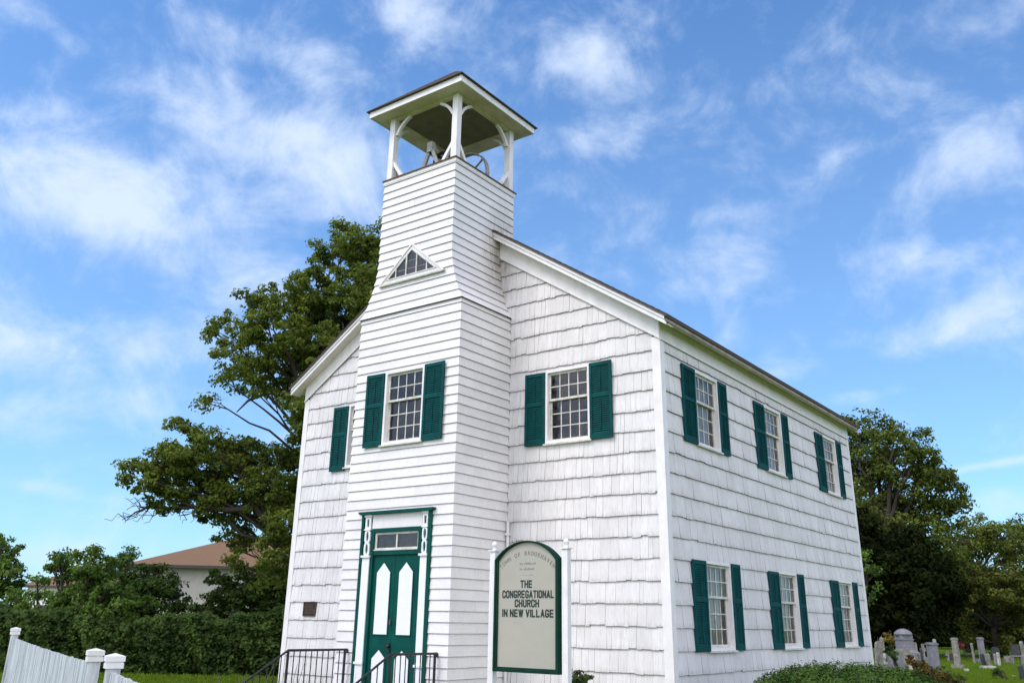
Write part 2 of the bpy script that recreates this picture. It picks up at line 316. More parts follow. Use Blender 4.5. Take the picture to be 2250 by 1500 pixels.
# ------------------------------------------------------------------ ground
g = MB(); R_ = 700
rings = [0, 4, 8, 14, 22, 32, 45, 65, 95, 150, 300, R_]
def gz(x, y): return 0.
NS = 48
for i in range(len(rings)-1):
    for k in range(NS):
        a0, a1 = 2*math.pi*k/NS, 2*math.pi*(k+1)/NS
        q = [(rings[i]*math.cos(a0), rings[i]*math.sin(a0), 0), (rings[i+1]*math.cos(a0), rings[i+1]*math.sin(a0), 0), (rings[i+1]*math.cos(a1), rings[i+1]*math.sin(a1), 0), (rings[i]*math.cos(a1), rings[i]*math.sin(a1), 0)]
        if i == 0: q = q[1:]
        g.face(q)
tag(g.build('ground', 'lawn'), kind='structure')

# ------------------------------------------------------------------ church
W, LEN, HF = 9.24, 10.86, 6.38
XL, XR, D = -5.92, -3.30, 1.585
UXL, UXR, UY1 = -5.55, -3.594, .41
ZS, ZT = 7.353, 10.43
church = thing('church', 'white shingled wooden church with green shutters and a square front bell tower', 'church', (-4.6, 5, 0))
front = lambda u, v, n: (u, -n, v)           # facade y=0, n outward
side = lambda u, v, n: (n, u, v)             # right wall x=0, u = y
tfront = lambda u, v, n: (u, -D-n, v)
tright = lambda u, v, n: (XR+n, u, v)        # u = y
tleft = lambda u, v, n: (XL-n, u, v)
left = lambda u, v, n: (-W-n, u, v)
back = lambda u, v, n: (u, LEN+n, v)

def subtract(r, holes):
    out = [r]
    for (a, b, c, d) in holes:
        nx = []
        for (u0, u1, v0, v1) in out:
            if a >= u1-1e-6 or b <= u0+1e-6 or c >= v1-1e-6 or d <= v0+1e-6: nx.append((u0, u1, v0, v1)); continue
            if a > u0: nx.append((u0, a, v0, v1))
            if b < u1: nx.append((b, u1, v0, v1))
            if c > v0: nx.append((max(u0, a), min(u1, b), v0, c))
            if d < v1: nx.append((max(u0, a), min(u1, b), d, v1))
        out = nx
    return out
def shingles(mb, fn, u0, u1, holes, zlo=.03, step=.355, z0=.859, wmin=.08, wmax=.20, top=None, jit=.0045, seed=1, out=.029, ragged=.12):
    r = random.Random(seed); k = math.floor((zlo-z0)/step)
    while True:
        zb = z0+k*step; k += 1
        if zb > (max(top(u0), top(u1), top((u0+u1)/2)) if callable(top) else top): break
        u = u0; 
        while u < u1-1e-4:
            w = r.uniform(wmin, wmax); ue = min(u+w, u1)
            if u1-ue < wmin*.6: ue = u1
            gap = r.choice((.001, .002, .002, .003, .006)) if ue < u1 else 0
            b = max(zb+r.gauss(0, jit)+(r.choice((-.012, .010, .014, .020)) if r.random() < ragged*.8 else 0), zlo); o = out+r.uniform(-.003, .004)
            zt = zb+step+.03
            tm = top((u+ue)/2) if callable(top) else top
            zt = min(zt, tm+.1)
            lo, lt = o, .003
            H = zt-b
            tilt = r.gauss(0, .0016)
            if H > .02:
                for (a, c, v0, v1) in subtract((u+gap/2, ue-gap/2, b, zt), holes):
                    n0 = lo+(lt-lo)*(v0-b)/max(step+.03, .01); n1 = lo+(lt-lo)*(v1-b)/max(step+.03, .01)
                    t0 = tilt if abs(v0-b) < 1e-6 else 0
                    vs = [fn(a, v0-t0, n0), fn(c, v0+t0, n0), fn(c, v1, n1), fn(a, v1, n1), fn(a, v0-t0, -.004), fn(c, v0+t0, -.004), fn(c, v1, -.004), fn(a, v1, -.004)]
                    i = len(mb.v); mb.v += vs
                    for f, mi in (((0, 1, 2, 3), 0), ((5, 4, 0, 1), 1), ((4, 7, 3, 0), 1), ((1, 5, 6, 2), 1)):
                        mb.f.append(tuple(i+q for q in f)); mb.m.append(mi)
            u = ue
def wall(mb, fn, u0, u1, v0, v1, holes, t=.12, mi=0):
    for (a, b, c, d) in subtract((u0, u1, v0, v1), holes):
        mb.prism([(a, c), (b, c), (b, d), (a, d)], fn, -t, -.004, mi)

# openings (u0,u1,v0,v1)
WZ0, WZ1 = 4.72, 6.13
F_WIN = [(-2.42, -1.43, WZ0, WZ1), (-7.76, -6.77, WZ0, WZ1)]
S_UP = [(c-.52, c+.52, 4.70, 6.12) for c in (1.84, 5.27, 9.15)]
S_LO = [(c-.54, c+.54, 1.20, 2.67) for c in (1.88, 5.36, 9.22)]
T_WIN = [(-5.12, -4.10, 4.70, 6.14)]
DOOR = (-5.42, -3.80, .22, 3.44)
RS = .665                                                     # roof slope
rooftop = lambda x: 6.92+RS*min(-x, x+W) if -W <= x <= 0 else 6.92-RS*max(x, -W-x)
# front shingle wall
w = MB()
def gable_top(u): return rooftop(u)-.22
shingles(w, front, -W+.10, XL-.02, F_WIN, top=gable_top, seed=3, z0=.859)
shingles(w, front, XR+.02, -.12, F_WIN, top=gable_top, seed=4, z0=.859, ragged=.22)
shingles(w, front, UXR, XR+.02, [(-3.7, -3.2, 0, 7.4)], top=gable_top, seed=5, z0=.859)
B(w, 'front_wall', ['white_shingle_paint', 'worn_shadow_butt'], church)
w = MB(); shingles(w, side, .12, LEN-.10, S_UP+S_LO, top=6.42, wmin=.14, wmax=.34, seed=6, z0=.849, jit=.002, ragged=.05, out=.032)
B(w, 'side_wall', ['white_shingle_paint', 'worn_shadow_butt'], church)
w = MB(); shingles(w, left, .1, LEN-.1, [], top=6.42, wmin=.16, wmax=.4, seed=8, jit=.003)
shingles(w, back, -W+.1, -.1, [], top=gable_top, wmin=.16, wmax=.4, seed=9, jit=.003)
B(w, 'rear_wall', ['white_shingle_paint', 'worn_shadow_butt'], church)
# sheathing
w = MB()
wall(w, front, -W+.002, -.002, 0, 6.6, F_WIN, mi=0); w.prism([(-W+.1, 6.6), (-.1, 6.6), (-.1, 6.72), (-W/2, 6.72+RS*(W/2-.1)), (-W+.1, 6.72)], front, -.12, -.004)
wall(w, side, .13, LEN-.13, 0, 6.7, S_UP+S_LO); wall(w, left, .13, LEN-.13, 0, 6.7, [])
w.prism([(-W+.1, 0), (-.1, 0), (-.1, 6.72), (-W/2, 6.72+RS*(W/2-.1)), (-W+.1, 6.72)], back, -.12, -.004)
w.box(-W+.13, -.13, .13, LEN-.13, 3.35, 3.45); w.box(-W+.13, -.13, .13, LEN-.13, .3, .38)
B(w, 'sheathing', 'room_dark', church)
# corner boards
for bx in ([(-.13, .034, -.034, -.004), (.004, .034, -.0035, .13)], [(-W-.034, -W+.11, -.034, -.004), (-W-.034, -W-.004, -.0035, .11)],
           [(.004, .034, LEN-.11, LEN+.004), (-.11, .034, LEN+.0045, LEN+.034)], [(-W-.034, -W-.004, LEN-.11, LEN+.004), (-W-.034, -W+.11, LEN+.0045, LEN+.034)]):
    w = MB()
    for (x0, x1, y0, y1) in bx: w.box(x0, x1, y0, y1, .02, 6.42)
    B(w, 'corner_board', 'white_trim_paint', church)
# roof slabs
OV, EX = .30, .30
w = MB()
for s in (1, -1):
    xe = EX if s > 0 else -W-EX; zt_e = 6.72
    zr = rooftop(-W/2)
    T = .05
    ny = 30
    for (y0, y1) in ((-OV-.025, LEN+.15),):
        q = [(xe+s*.03, y0, zt_e-.03*RS), (-W/2, y0, zr), (-W/2, y1, zr), (xe+s*.03, y1, zt_e-.03*RS)]
        lo = [(x, y, z-T) for x, y, z in q]
        w.solid(q+lo, [(0, 1, 2, 3), (7, 6, 5, 4), (0, 4, 5, 1), (3, 2, 6, 7), (0, 3, 7, 4)])
    # shingle courses: little butt steps
    nco = 38
    for k in range(nco):
        t0, t1 = k/nco, (k+1)/nco
        a = (xe+s*.035)*(1-t0)+(-W/2)*t0; b = (xe+s*.035)*(1-t1)+(-W/2)*t1
        za, zb = rooftop(a)+.014+rnd.uniform(-.002, .004), rooftop(b)+.003
        w.solid([(a, -OV-.035-rnd.uniform(0, .012), za), (a, LEN+.16, za), (b, LEN+.16, zb), (b, -OV-.035, zb), (a, -OV-.03, za-.016), (a, LEN+.16, za-.016)], [(0, 1, 2, 3), (4, 5, 1, 0), (4, 0, 3)])
roof = B(w, 'roof', 'asphalt_roof', church)
# rake boards (stepped), soffit, frieze
w = MB(); sf = MB()
for s in (1, -1):
    f_ = MB()
    xe = EX if s > 0 else -W-EX
    def X(t): return xe+(-W/2-xe)*t
    def band(mb, top_off, bot_off, y0, y1, x_a, x_b, mi=0):
        za, zb = rooftop(x_a), rooftop(x_b)
        mb.solid([(x_a, y0, za-bot_off), (x_b, y0, zb-bot_off), (x_b, y0, zb-top_off), (x_a, y0, za-top_off), (x_a, y1, za-bot_off), (x_b, y1, zb-bot_off), (x_b, y1, zb-top_off), (x_a, y1, za-top_off)],
                 [(0, 1, 2, 3), (7, 6, 5, 4), (0, 4, 5, 1), (3, 2, 6, 7), (0, 3, 7, 4), (1, 5, 6, 2)], mi)
    xi = UXR-.02 if s > 0 else UXL+.02
    xi = UXR+.001 if s > 0 else UXL-.001
    xl_ = xi-.13 if s > 0 else xi+.13
    band(w, .052, .115, -OV, -OV+.035, xe, xl_); band(w, .118, .20, -OV+.02, -OV+.045, xe-.01*s, xl_)
    band(sf, .175, .19, -OV+.046, -.0035, xe-.012*s, xi)
    band(w, .052, .2, LEN+.10, LEN+.14, xe, -W/2)
    xc = 0 if s > 0 else -W
    # frieze on the facade: from under the soffit down to the sloping line
    xa = .034 if s > 0 else -W-.034
    def zf(x): return (6.38+.66*min(-x, x+W)) if -W < x < 0 else 6.38
    pts = [(xa, 6.42 if 0 else zf(xa)), (xi, zf(xi)), (xi, rooftop(xi)-.19), (xa, rooftop(xa)-.19)]
    f_.prism(pts, front, .036, .052)
    f_.prism([(xa, zf(xa)-.012), (xi, zf(xi)-.012), (xi, zf(xi)+.012), (xa, zf(xa)+.012)], front, .053, .064, 0)
    # eave: fascia, soffit, side frieze
    xo = EX if s > 0 else -W-EX
    fx = (lambda x: x) if s > 0 else (lambda x: -W-x)
    w2 = [(fx(.302), 6.70), (fx(.302), 6.59), (fx(.275), 6.59), (fx(.275), 6.70)]
    w.solid([(a, -OV, b) for a, b in w2]+[(a, LEN+.14, b) for a, b in w2], [(0, 1, 2, 3), (7, 6, 5, 4), (0, 4, 5, 1), (1, 5, 6, 2), (2, 6, 7, 3), (3, 7, 4, 0)], 2)
    sf.solid([(fx(.2745), -OV+.047, 6.60), (fx(.2745), LEN+.13, 6.60), (fx(.02), LEN+.13, 6.72), (fx(.02), -OV+.047, 6.72), (fx(.2745), -OV+.047, 6.615), (fx(.2745), LEN+.13, 6.615), (fx(.02), LEN+.13, 6.735), (fx(.02), -OV+.047, 6.735)], [(0, 1, 2, 3), (7, 6, 5, 4), (0, 3, 7, 4)])
    a0, a1 = (.022, .040) if s > 0 else (-W-.040, -W-.022)
    f_.box(a0, a1, -.035 if s > 0 else -.035, LEN+.035, 6.37, 6.735)
    b0, b1 = (.0405, .055) if s > 0 else (-W-.055, -W-.0405)
    f_.box(b0, b1, -.036, LEN+.036, 6.355, 6.385)
    B(f_, 'frieze_board', 'white_trim_paint', church)
B(w, 'rake_board', ['white_trim_paint', 'old_white_sill', 'old_fascia'], church); B(sf, 'soffit', 'soffit_paint', church)

# ---------------- tower
tower = MB()
def clap(mb, zb, ztp, lo, hi, holes, seed, outb=.025):
    """one clapboard course round front and both sides; lo/hi = (xl,xr,yf,yb) at the bottom/top"""
    r = random.Random(seed)
    ob, ot = outb, .004
    for fc in (0, 1, 2):
        if fc == 0: A, Bc = lo[0], lo[1]; A2, B2 = hi[0], hi[1]; P = lambda u, z, n, y: (u, y-n, z)
        # split into boards
        ln = (lo[1]-lo[0]) if fc == 0 else (lo[3]-lo[2])
        cuts = [0.]
        while cuts[-1] < 1:
            nx = cuts[-1]+r.uniform(.25, .7)*2.6/ln
            cuts.append(1. if nx > .88 else nx)
        for c0, c1 in zip(cuts[:-1], cuts[1:]):
            dn = r.uniform(-.0012, .0012); dz = r.gauss(0, .0012)
            def pt(t, top, n, edge0, edge1):
                s = hi if top else lo; e = n
                if fc == 0:
                    u = s[0]+(s[1]-s[0])*t; u += (-e if edge0 else 0)+(e if edge1 else 0); return Vector((u, s[2]-n, (ztp if top else zb+dz)))
                if fc == 1:
                    u = s[2]+(s[3]-s[2])*t; u += (-e if edge0 else 0); return Vector((s[1]+n, u, (ztp if top else zb+dz)))
                u = s[2]+(s[3]-s[2])*t; u += (-e if edge0 else 0); return Vector((s[0]-n, u, (ztp if top else zb+dz)))
            e0, e1 = c0 == 0, c1 == 1 and fc == 0
            g0 = 0 if c0 == 0 else .0006/ln; g1 = 0 if c1 == 1 else .0006/ln
            b0, b1 = pt(c0+g0, 0, ob+dn*(0 if e0 or e1 else 1), e0, False), pt(c1-g1, 0, ob+dn*(0 if e0 or e1 else 1), False if not e1 else False, e1)
            t0, t1 = pt(c0+g0, 1, ot, e0, False), pt(c1-g1, 1, ot, False, e1)
            i0, i1 = pt(c0+g0, 0, -.003, False, False), pt(c1-g1, 0, -.003, False, False)
            if fc == 0 and holes:
                ua, ub = b0.x, b1.x
                for (a, b, v0, v1) in subtract((ua, ub, zb, ztp), holes):
                    def q(u, v):
                        tt = (v-zb)/(ztp-zb); n = ob+(ot-ob)*tt; yy = lo[2]+(hi[2]-lo[2])*tt; 
                        uu = u
                        if abs(u-ua) < 1e-6: uu = b0.x+(t0.x-b0.x)*tt
                        if abs(u-ub) < 1e-6: uu = b1.x+(t1.x-b1.x)*tt
                        return (uu, yy-n, v)
                    mb.face([q(a, v0), q(b, v0), q(b, v1), q(a, v1)], 0)
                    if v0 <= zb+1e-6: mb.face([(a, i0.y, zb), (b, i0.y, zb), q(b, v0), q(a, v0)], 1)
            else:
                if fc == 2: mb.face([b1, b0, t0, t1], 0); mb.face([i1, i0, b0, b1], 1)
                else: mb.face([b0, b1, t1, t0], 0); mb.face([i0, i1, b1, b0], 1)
STEP = .1775
k = 0; zb = 1.226-STEP*6
holes = T_WIN+[DOOR]
while zb < ZS-.05:
    ztp = min(zb+STEP+.006, ZS)
    rect = (XL, XR, -D, -.0)
    clap(tower, zb, ztp, rect, rect, holes, k); zb += STEP; k += 1
def flare(z): 
    t = min(max((z-ZS)/1.2, 0), 1); return (1-t)**1.9
def urect(z):
    f = flare(z); return (UXL-(UXL-XL+.01)*f, UXR+(XR-UXR+.01)*f, -D-.01*f, .41)
zb = ZS; n = 0
while zb < ZT-.1:
    ztp = min(zb+STEP+.003, ZT)
    lo = urect(zb); hi = urect(ztp)
    clap(tower, zb, ztp, lo, hi, None, 100+k, outb=.045 if n == 0 else .025); zb += STEP*(.985); k += 1; n += 1
# back of the upper tower
for a in range(18):
    z0_, z1_ = 8.6+a*STEP*.58, 8.6+(a+1)*STEP*.58+.003
tower.face([(UXR, UY1, 8.2), (UXL, UY1, 8.2), (UXL, UY1, ZT), (UXR, UY1, ZT)], 0)
tow = B(tower, 'tower_siding', ['white_clapboard_paint', 'worn_shadow_butt'], church)
w = MB()
wall(w, tfront, XL+.005, XR-.005, 0, ZS, T_WIN+[DOOR], t=.1)
wall(w, tright, -D+.11, -.01, 0, ZS, [], t=.1); wall(w, tleft, -D+.11, -.01, 0, ZS, [], t=.1)
w.box(XL+.06, XR-.06, -D+.02, -.02, ZS-.1, ZS-.02); w.box(XL+.06, XR-.06, -D+.12, -.02, 3.5, 3.58)
w.box(UXL+.03, UXR-.03, -D+.03, UY1-.03, 8.6, ZT-.03)
B(w, 'tower_frame', 'room_dark', church)
# cap of the tower under the belfry
w = MB(); w.box(UXL-.03, UXR+.03, -D-.03, UY1+.03, ZT-.075, ZT-.001, 0); w.box(UXL-.055, UXR+.055, -D-.055, UY1+.055, ZT, ZT+.022, 1)
B(w, 'tower_cap', ['white_trim_paint', 'weathered_flashing'], church)

# ---------------- belfry
ZB0, ZB1 = ZT+.022, 12.0
w = MB(); cx, cy_ = (UXL+UXR)/2, (-D+UY1)/2
HS = 1.29
w.box(cx-HS, cx+HS, cy_-HS, cy_+HS, ZB1, ZB1+.02, 0)
B(w, 'belfry_ceiling', 'soffit_paint', church)
w = MB(); w.box(UXL+.05, UXR-.05, -D+.05, UY1-.05, ZB1-.014, ZB1-.002); B(w, 'inner_ceiling', 'dark_boarding', church)
w = MB(); P4 = [(-HS-.02, -HS-.02), (HS+.02, -HS-.02), (HS+.02, HS+.02), (-HS-.02, HS+.02)]; P5 = [(-HS-.0, -HS-.0), (HS+.0, -HS-.0), (HS+.0, HS+.0), (-HS-.0, HS+.0)]
w.ring(P4, [(a*.985, b*.985) for a, b in P5], lambda u, v, n: (cx+u, cy_+v, n), ZB1-.022, ZB1+.135)
B(w, 'belfry_fascia', 'white_trim_paint', church)
w = MB(); HR = HS+.065; apex = Vector((cx, cy_, 13.42)); zr0 = ZB1+.138
ncr = 16
for q in range(4):
    c0 = [(-1, -1), (1, -1), (1, 1), (-1, 1)][q]; c1 = [(-1, -1), (1, -1), (1, 1), (-1, 1)][(q+1) % 4]
    for k2 in range(ncr):
        t0, t1 = k2/ncr, (k2+1)/ncr; h0, h1 = HR*(1-t0)+.012, HR*(1-t1)
        z0_ = zr0+(13.42-zr0)*t0+.004; z1_ = zr0+(13.42-zr0)*t1-.004
        a = Vector((cx+c0[0]*h0, cy_+c0[1]*h0, z0_)); b = Vector((cx+c1[0]*h0, cy_+c1[1]*h0, z0_)); c = Vector((cx+c1[0]*h1, cy_+c1[1]*h1, z1_)); d = Vector((cx+c0[0]*h1, cy_+c0[1]*h1, z1_))
        w.face([a, b, c, d]); e = Vector((0, 0, -.02)); w.face([a+e, b+e, b, a])
w.face([(cx-HR, cy_-HR, zr0-.016), (cx-HR, cy_+HR, zr0-.016), (cx+HR, cy_+HR, zr0-.016), (cx+HR, cy_-HR, zr0-.016)])
B(w, 'belfry_roof', 'asphalt_roof', church)
PS = .14
cor = [(UXL+.01+PS/2, -D+.01+PS/2), (UXR-.01-PS/2, -D+.01+PS/2), (UXR-.01-PS/2, UY1-.01-PS/2), (UXL+.01+PS/2, UY1-.01-PS/2)]
for (x, y) in cor:
    w = MB(); w.box(x-PS/2, x+PS/2, y-PS/2, y+PS/2, ZB0, ZB1-.001); B(w, 'belfry_post', 'white_trim_paint', church)
# top plates between posts
w = MB()
for i in range(4):
    (x0, y0), (x1, y1) = cor[i], cor[(i+1) % 4]
    if abs(x0-x1) > abs(y0-y1): w.box(min(x0, x1)+PS/2+.001, max(x0, x1)-PS/2-.001, y0-.05, y0+.05, ZB1-.045, ZB1-.0015)
    else: w.box(x0-.05, x0+.05, min(y0, y1)+PS/2+.001, max(y0, y1)-PS/2-.001, ZB1-.045, ZB1-.0015)
B(w, 'belfry_plate', 'soffit_paint', church)
# curved top braces and straight foot braces
for i in range(4):
    p0, p1 = Vector((*cor[i], 0)), Vector((*cor[(i+1) % 4], 0))
    for A_, B_ in ((p0, p1), (p1, p0)):
        d = (B_-A_).normalized(); nrm = Vector((-d.y, d.x, 0))*.034
        w = MB(); Rb = .40; prev = None; secs = []
        for j in range(9):
            t = j/8*math.pi/2
            # quarter arc from the post (low) to the plate (high)
            cx_, cz = PS/2+Rb*(1-math.cos(t)), ZB1-.045-Rb+Rb*math.sin(t)*1.0
            nx_, nz_ = -math.cos(t), math.sin(t)     # outward to post/plate corner
            o_ = A_+d*(PS/2+Rb-(Rb)*math.cos(t)); o_.z = ZB1-.045-Rb+Rb*math.sin(t)
            i_ = A_+d*(PS/2+Rb-(Rb-.06)*math.cos(t)); i_.z = ZB1-.045-Rb+(Rb-.06)*math.sin(t)
            ch_ = 1-t/(math.pi/2); e0_ = A_+d*PS/2; e0_.z = ZB1-.045-Rb; e1_ = A_+d*(PS/2+Rb); e1_.z = ZB1-.045; q_ = (e1_-e0_)*(1-ch_)+e0_; dq = (q_-o_)*.45; o_ += dq; i_ += dq
            secs.append([o_+nrm, o_-nrm, i_-nrm, i_+nrm])
        vs = [v for s_ in secs for v in s_]; fs = []
        for j in range(8):
            for q in range(4): fs.append((j*4+q, j*4+(q+1) % 4, (j+1)*4+(q+1) % 4, (j+1)*4+q))
        fs += [(3, 2, 1, 0), (32, 33, 34, 35)]; w.solid(vs, fs); B(w, 'curved_brace', 'white_trim_paint', church)
        w = MB(); a = A_+d*(PS/2-.01); a.z = ZB0+.50; b = A_+d*(PS/2+.33); b.z = ZB0+.002; th = .075
        w.solid([a+nrm, a-nrm, b-nrm, b+nrm, a+nrm-Vector((0, 0, th*1.7)), a-nrm-Vector((0, 0, th*1.7)), b-nrm-d*th*1.2, b+nrm-d*th*1.2], [(0, 1, 2, 3), (7, 6, 5, 4), (0, 3, 7, 4), (1, 5, 6, 2), (0, 4, 5, 1), (3, 2, 6, 7)])
        B(w, 'foot_brace', 'white_trim_paint', church)

# ---------------- windows
def sash_window(fn, o, rows=(2, 3), cols=4, casing=.05, deep=.09, curtain=None):
    u0, u1, v0, v1 = o
    win = bpy.data.objects.new('window', None); C.objects.link(win); win.location = fn((u0+u1)/2, v0, 0); sub_keep(win, church)
    w = MB(); R4 = lambda a, b, c, d: [(a, c), (b, c), (b, d), (a, d)]
    w.ring(R4(u0, u1, v0, v1), R4(u0+casing, u1-casing, v0+.05, v1-casing), fn, -deep-.02, .040)
    B(w, 'window_frame', 'white_trim_paint', win)
    w = MB(); w.prism(R4(u0-.03, u1+.03, v0-.03, v0-.001), fn, -.02, .075); B(w, 'window_sill', 'old_white_sill', win)
    a, b, c, d = u0+casing+.001, u1-casing-.001, v0+.051, v1-casing-.001
    mid = c+(d-c)*.60
    for (z0, z1, nr, dp) in ((mid-.02, d, rows[0], deep-.045), (c, mid+.02, rows[1], deep)):
        w = MB(); st = .042
        w.ring(R4(a, b, z0, z1), R4(a+st, b-st, z0+st, z1-st), fn, -dp, -dp+.032)
        mw = .009
        for i in range(1, cols):
            u = a+st+(b-a-2*st)*i/cols; w.prism(R4(u-mw, u+mw, z0+st+.001, z1-st-.001), fn, -dp+.004, -dp+.024)
        for i in range(1, nr):
            z = z0+st+(z1-z0-2*st)*i/nr; w.prism(R4(a+st+.001, b-st-.001, z-mw, z+mw), fn, -dp+.006, -dp+.0265)
        s_ = B(w, 'sash', 'old_white_sill', win)
        w = MB(); w.face([fn(*p, -dp+.012) for p in R4(a+st-.004, b-st+.004, z0+st-.004, z1-st+.004)]); B(w, 'glass_pane', 'window_glass', win)
    if curtain:
        w = MB(); n = 40
        for (ca, cb) in curtain:
            p0, p1 = a+(b-a)*ca, a+(b-a)*cb; pts = []
            for i in range(n+1):
                u = p0+(p1-p0)*i/n; nn = -deep-.10+.022*math.sin(i*1.5+p0*3)+.008*math.sin(i*.7); pts.append((u, nn))
            for i in range(n): w.face([fn(pts[i][0], c-.05, pts[i][1]), fn(pts[i+1][0], c-.05, pts[i+1][1]), fn(pts[i+1][0], d+.05, pts[i+1][1]), fn(pts[i][0], d+.05, pts[i][1])])
        B(w, 'curtain', 'curtain_cloth', win)
    return win
def sub_keep(o, parent):
    l = Vector((0, 0, 0)); p = parent
    while p: l += Vector(p.location)+p.matrix_parent_inverse.translation; p = p.parent
    o.parent = parent; o.matrix_parent_inverse = Matrix.Translation(-l)
    return o
def shutter(fn, u0, u1, v0, v1, hinge, tilt=.0, tip=0.):
    """louvred shutter: two slatted fields, stiles and rails; hinge 0 = left edge, 1 = right edge, tilt = how far the free edge stands off"""
    def g(u, v, n):
        t = (u-u0)/(u1-u0); t = t if hinge == 0 else 1-t
        return fn(u+tip*(v-v0), v, n+.026+tilt*t)
    R4 = lambda a, b, c, d: [(a, c), (b, c), (b, d), (a, d)]
    w = MB(); st = .055; mid = v0+(v1-v0)*.56
    w.prism(R4(u0, u0+st, v0, v1), g, 0, .034); w.prism(R4(u1-st, u1, v0, v1), g, 0, .034)
    for (a, b) in ((v0, v0+.10), (mid-.035, mid+.035), (v1-.07, v1)): w.prism(R4(u0+st+.0005, u1-st-.0005, a, b), g, .001, .032)
    for (a, b) in ((v0+.10, mid-.035), (mid+.035, v1-.07)):
        n = int((b-a)/.037); h = (b-a)/n
        for i in range(n):
            z = a+h*i
            w.solid([g(u0+st, z, .026), g(u1-st, z, .026), g(u1-st, z+h*1.05, .006), g(u0+st, z+h*1.05, .006), g(u0+st, z-.004, .019), g(u1-st, z-.004, .019), g(u1-st, z+h*1.05, .0), g(u0+st, z+h*1.05, .0)],
                    [(0, 1, 2, 3), (7, 6, 5, 4), (4, 5, 1, 0)])
        um = (u0+u1)/2; w.prism(R4(um-.006, um+.006, a+.04, b-.04), g, .027, .036)
    return B(w, 'shutter', 'green_shutter_paint', church)
def w_and_s(fn, o, sw, swr=None, tl=.02, tr=.02, **kw):
    sash_window(fn, o, **kw); u0, u1, v0, v1 = o; swr = swr or sw
    shutter(fn, u0-sw-.004, u0-.004, v0-.01, v1-.02+rnd.uniform(-.01, .01), 1, tl, rnd.uniform(-.006, .006)); shutter(fn, u1+.004, u1+swr+.004, v0-.01, v1-.0+rnd.uniform(-.015, .01), 0, tr, rnd.uniform(-.006, .006))
w_and_s(front, F_WIN[0], .45, .48); 
sash_window(front, F_WIN[1]); shutter(front, -8.21, -7.765, 4.66, 6.10, 1, .02, 0); shutter(front, -6.76, -6.3, 4.68, 6.12, 0, .02, 0)
w_and_s(tfront, T_WIN[0], .46, .50)
cur = [[(.45, 1.0)], [(.5, 1.0), (0, .12)], [(.3, 1.)]]
for i, o in enumerate(S_UP): w_and_s(side, o, .55, .40, tl=.0, tr=.0, curtain=cur[i])
for i, o in enumerate(S_LO): w_and_s(side, o, .55, .40, tl=.0, tr=.0, curtain=cur[i])

# triangular window in the tower
w = MB(); tri = lambda h: None
A_, B_, T_ = (-5.42, 8.02), (-3.76, 8.02), (-4.60, 8.71)
def inset(tri_, d):
    c = [sum(p[i] for p in tri_)/3 for i in (0, 1)]
    # uniform inset by offsetting edges
    out = []
    for i in range(3):
        p, q, r = Vector(tri_[i-1]), Vector(tri_[i]), Vector(tri_[(i+1) % 3])
        a = (p-q).normalized(); b = (r-q).normalized(); bis = (a+b).normalized(); ang = math.acos(max(-1, min(1, a.dot(b))))/2
        v = q+bis*(d/math.sin(ang)); out.append((v.x, v.y))
    return out
TR = [A_, B_, T_]
tf2 = lambda u, v, n: (u, -D-n-.004, v)
twin = bpy.data.objects.new('window', None); C.objects.link(twin); twin.location = (-4.6, -D, 8.0); sub_keep(twin, church); tag(twin, 'triangular window with five narrow panes')
w = MB(); w.ring(TR, inset(TR, .05), tf2, -.04, .055); w.ring([(-5.47, 7.985), (-3.71, 7.985), (-4.60, 8.765)], [(-5.42, 8.0), (-3.765, 8.0), (-4.60, 8.72)], tf2, .03, .075); B(w, 'window_frame', 'white_trim_paint', twin)
w = MB(); w.prism([(-5.46, 7.97), (-3.72, 7.97), (-3.72, 8.018), (-5.46, 8.018)], tf2, 0, .07); B(w, 'window_sill', 'old_white_sill', twin)
IN = inset(TR, .05)
w = MB(); w.prism([(a, b) for a, b in IN], tf2, .012, .02); B(w, 'dark_backing', 'slate_dark', twin)
w = MB(); w.face([tf2(a, b, .045) for a, b in IN]); B(w, 'glass_pane', 'window_glass', twin)
w = MB(); bw = IN[1][0]-IN[0][0]
for t in (.2, .4, .6, .8):
    u = IN[0][0]+bw*t; h = (IN[2][1]-IN[0][1])*(1-abs((u-IN[2][0]))/(bw/2))
    w.prism([(u-.012, IN[0][1]), (u+.012, IN[0][1]), (u+.012, IN[0][1]+h), (u-.012, IN[0][1]+h)], tf2, .03, .065)
w.ring(IN, inset(IN, .025), tf2, .03, .066); B(w, 'sash', 'old_white_sill', twin)

# ---------------- door
door = bpy.data.objects.new('door', None); C.objects.link(door); door.location = (-4.61, -D, .22); sub_keep(door, church)
R4 = lambda a, b, c, d: [(a, c), (b, c), (b, d), (a, d)]
gfr = MB()
gfr.prism(R4(-5.47, -5.405, .22, 3.44), tfront, -.05, .055); gfr.prism(R4(-3.815, -3.745, .22, 3.44), tfront, -.05, .055)
gfr.prism(R4(-5.53, -3.68, 3.445, 3.478), tfront, -.02, .10); gfr.prism(R4(-5.50, -3.71, 3.425, 3.4445), tfront, .056, .10)
gfr.prism(R4(-5.215, -5.15, .22, 3.17), tfront, -.05, .03); gfr.prism(R4(-4.06, -3.985, .22, 3.17), tfront, -.05, .03)
gfr.prism(R4(-5.1495, -4.0605, 3.10, 3.17), tfront, -.05, .03); gfr.prism(R4(-5.1495, -4.0605, 2.70, 2.775), tfront, -.05, .02)
gfr.prism(R4(-5.4045, -5.2155, 2.68, 3.424), tfront, -.02, .012); gfr.prism(R4(-3.9845, -3.8155, 2.68, 3.424), tfront, -.02, .012)
gfr.prism(R4(-5.1495, -4.0605, .14, .225), tfront, -.05, .10)
B(gfr, 'door_frame', 'green_door_paint', door)
